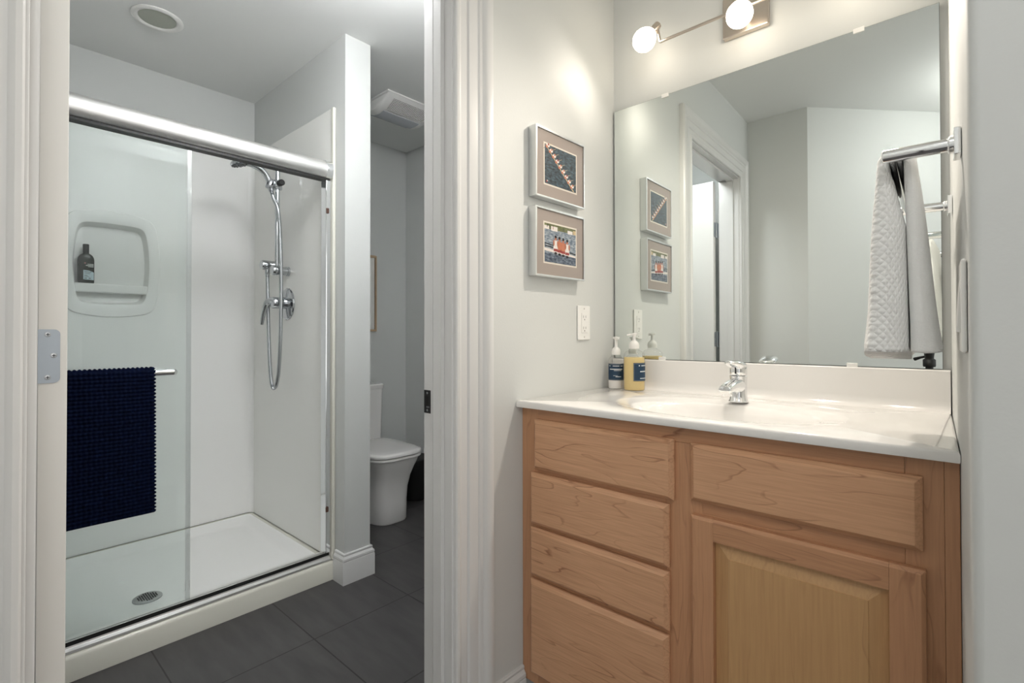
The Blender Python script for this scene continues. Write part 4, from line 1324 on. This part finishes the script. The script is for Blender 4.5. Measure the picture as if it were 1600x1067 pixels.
def towel():
    """thick folded hand towel draped over the bar: closed loop profile, lofted along the bar"""
    n_y, NZ = 90, 70
    y0, y1 = 0.984, 1.275
    WAF = towel_mat()
    V, F, FM = [], [], []
    n = 0
    for j in range(n_y + 1):
        s = j / n_y
        y = y0 + (y1 - y0) * s
        xb = xe(y) - PR
        zt = TBZ
        e_ = 0.024 / (y1 - y0)
        if s < e_: rd = math.sqrt(max(0.0, 1 - (1 - s / e_) ** 2))
        elif s > 1 - e_: rd = math.sqrt(max(0.0, 1 - (1 - (1 - s) / e_) ** 2))
        else: rd = 1.0
        rd = 0.04 + 0.96 * rd
        bl = 1.070 - 0.012 * sin(s * 3.0) + 0.004 * sin(s * 13)
        brt = 1.066 + 0.024 * s + 0.004 * sin(s * 9 + 1)
        fold = 0.0035 * sin(21 * s)

        def flap(zb, side):
            o_, i_ = [], []
            for k in range(NZ + 1):
                z = zt + (zb - zt) * k / NZ
                d = (zt - z) / 0.31
                if side < 0:
                    out = xb - 0.0255 - 0.023 * d - 0.004 * sin(d * 6.0) * d + fold * d
                    inn = xb - 0.0088 + 0.019 * min(1.0, d * 3.0) * min(1, max(0, d - 0.01) * 12) + 0.004 * d
                else:
                    out = xb + 0.0255 + 0.030 * d + 0.003 * sin(d * 5 + 1) * d + fold * 0.7 * d
                    out = min(out, xe(y) - 0.005)
                    inn = xb + 0.0088 + 0.004 * min(1.0, d * 1.2) + 0.003 * d
                if d > 0.94:                       # hem: pinched then rounded
                    q = (d - 0.94) / 0.08
                    out += -side * 0.004 * q
                mid = (out + inn) / 2
                o_.append((mid + (out - mid) * rd, z)); i_.append((mid + (inn - mid) * rd, z))
            return o_, i_
        oL, iL = flap(bl, -1)
        oR, iR = flap(brt, 1)
        ro, ri = 0.0255, 0.0088
        mr_ = (ro + ri) / 2
        ro, ri = mr_ + (ro - mr_) * rd, mr_ - (mr_ - ri) * rd
        top_o = [(xb + ro * cos(a), zt + ro * 0.85 * sin(a)) for a in [pi - pi * k / 16 for k in range(1, 16)]]
        top_i = [(xb + ri * cos(a), zt + ri * sin(a)) for a in [pi - pi * k / 16 for k in range(1, 16)]]
        ring = oL[::-1] + top_o + oR + iR[::-1] + top_i[::-1] + iL
        n = len(ring)
        for x, z in ring:
            V.append((x, y + 0.010 * (0.5 - s) * -2 * max(0, (TBZ - z) / 0.31) * 0.6, z))
    half = NZ + 1 + 8
    for j in range(n_y):
        for k in range(n):
            a, b = j * n + k, j * n + (k + 1) % n
            F.append((a, b, b + n, a + n))
            FM.append(0 if (k < half or k > n - half) else 1)
    h = n // 2
    for base in (0, n_y * n):
        for k in range(h - 1):
            F.append((base + k, base + k + 1, base + n - 2 - k, base + n - 1 - k))
            FM.append(0 if k < half else 1)
    mb = MB()
    mb.v, mb.f = V, F
    mb.m = FM
    mb.mats = [WAF, TOWELW]
    return mb.build('hand_towel', smooth=True, angle=180)


tag(towel(), 'white waffle weave hand towel folded over the chrome towel bar', 'towel')

# tripod by the camera, only its mirror image shows
t = thing('camera_tripod', 'black tripod head reflected at the lower right edge of the mirror', 'tripod', (-0.118, -0.045, 0))
tp_ = MB()
tp_.lathe([(0.016, 0.62), (0.016, 0.93)], BLACK, 18)
tp_.build('centre_column', t, smooth=True)
hd_ = MB()
hd_.lathe([(0.024, 0.93), (0.026, 0.936), (0.026, 0.965), (0.018, 0.972), (0.020, 0.99), (0.022, 1.005), (0.016, 1.015), (0.030, 1.020), (0.030, 1.030)], BLACK, 24)
hd_.tube([(0, 0, 0.985), (-0.035, -0.03, 0.975), (-0.06, -0.05, 0.965)], [0.006, 0.006, 0.009], BLACK, 10)
hd_.build('ball_head', t, smooth=True, angle=50)
MB().box(-0.022, 0.022, -0.022, 0.022, 1.0305, 1.085, BLACK).build('bracket', t, bevel=0.006)
for k in range(3):
    a = math.radians(100 + 120 * k)
    lg = MB().tube([(0.02 * cos(a), 0.02 * sin(a), 0.66), (0.17 * cos(a), 0.17 * sin(a), 0.012)], [0.014, 0.009], BLACK, 12)
    lg.build('leg', t, smooth=True)
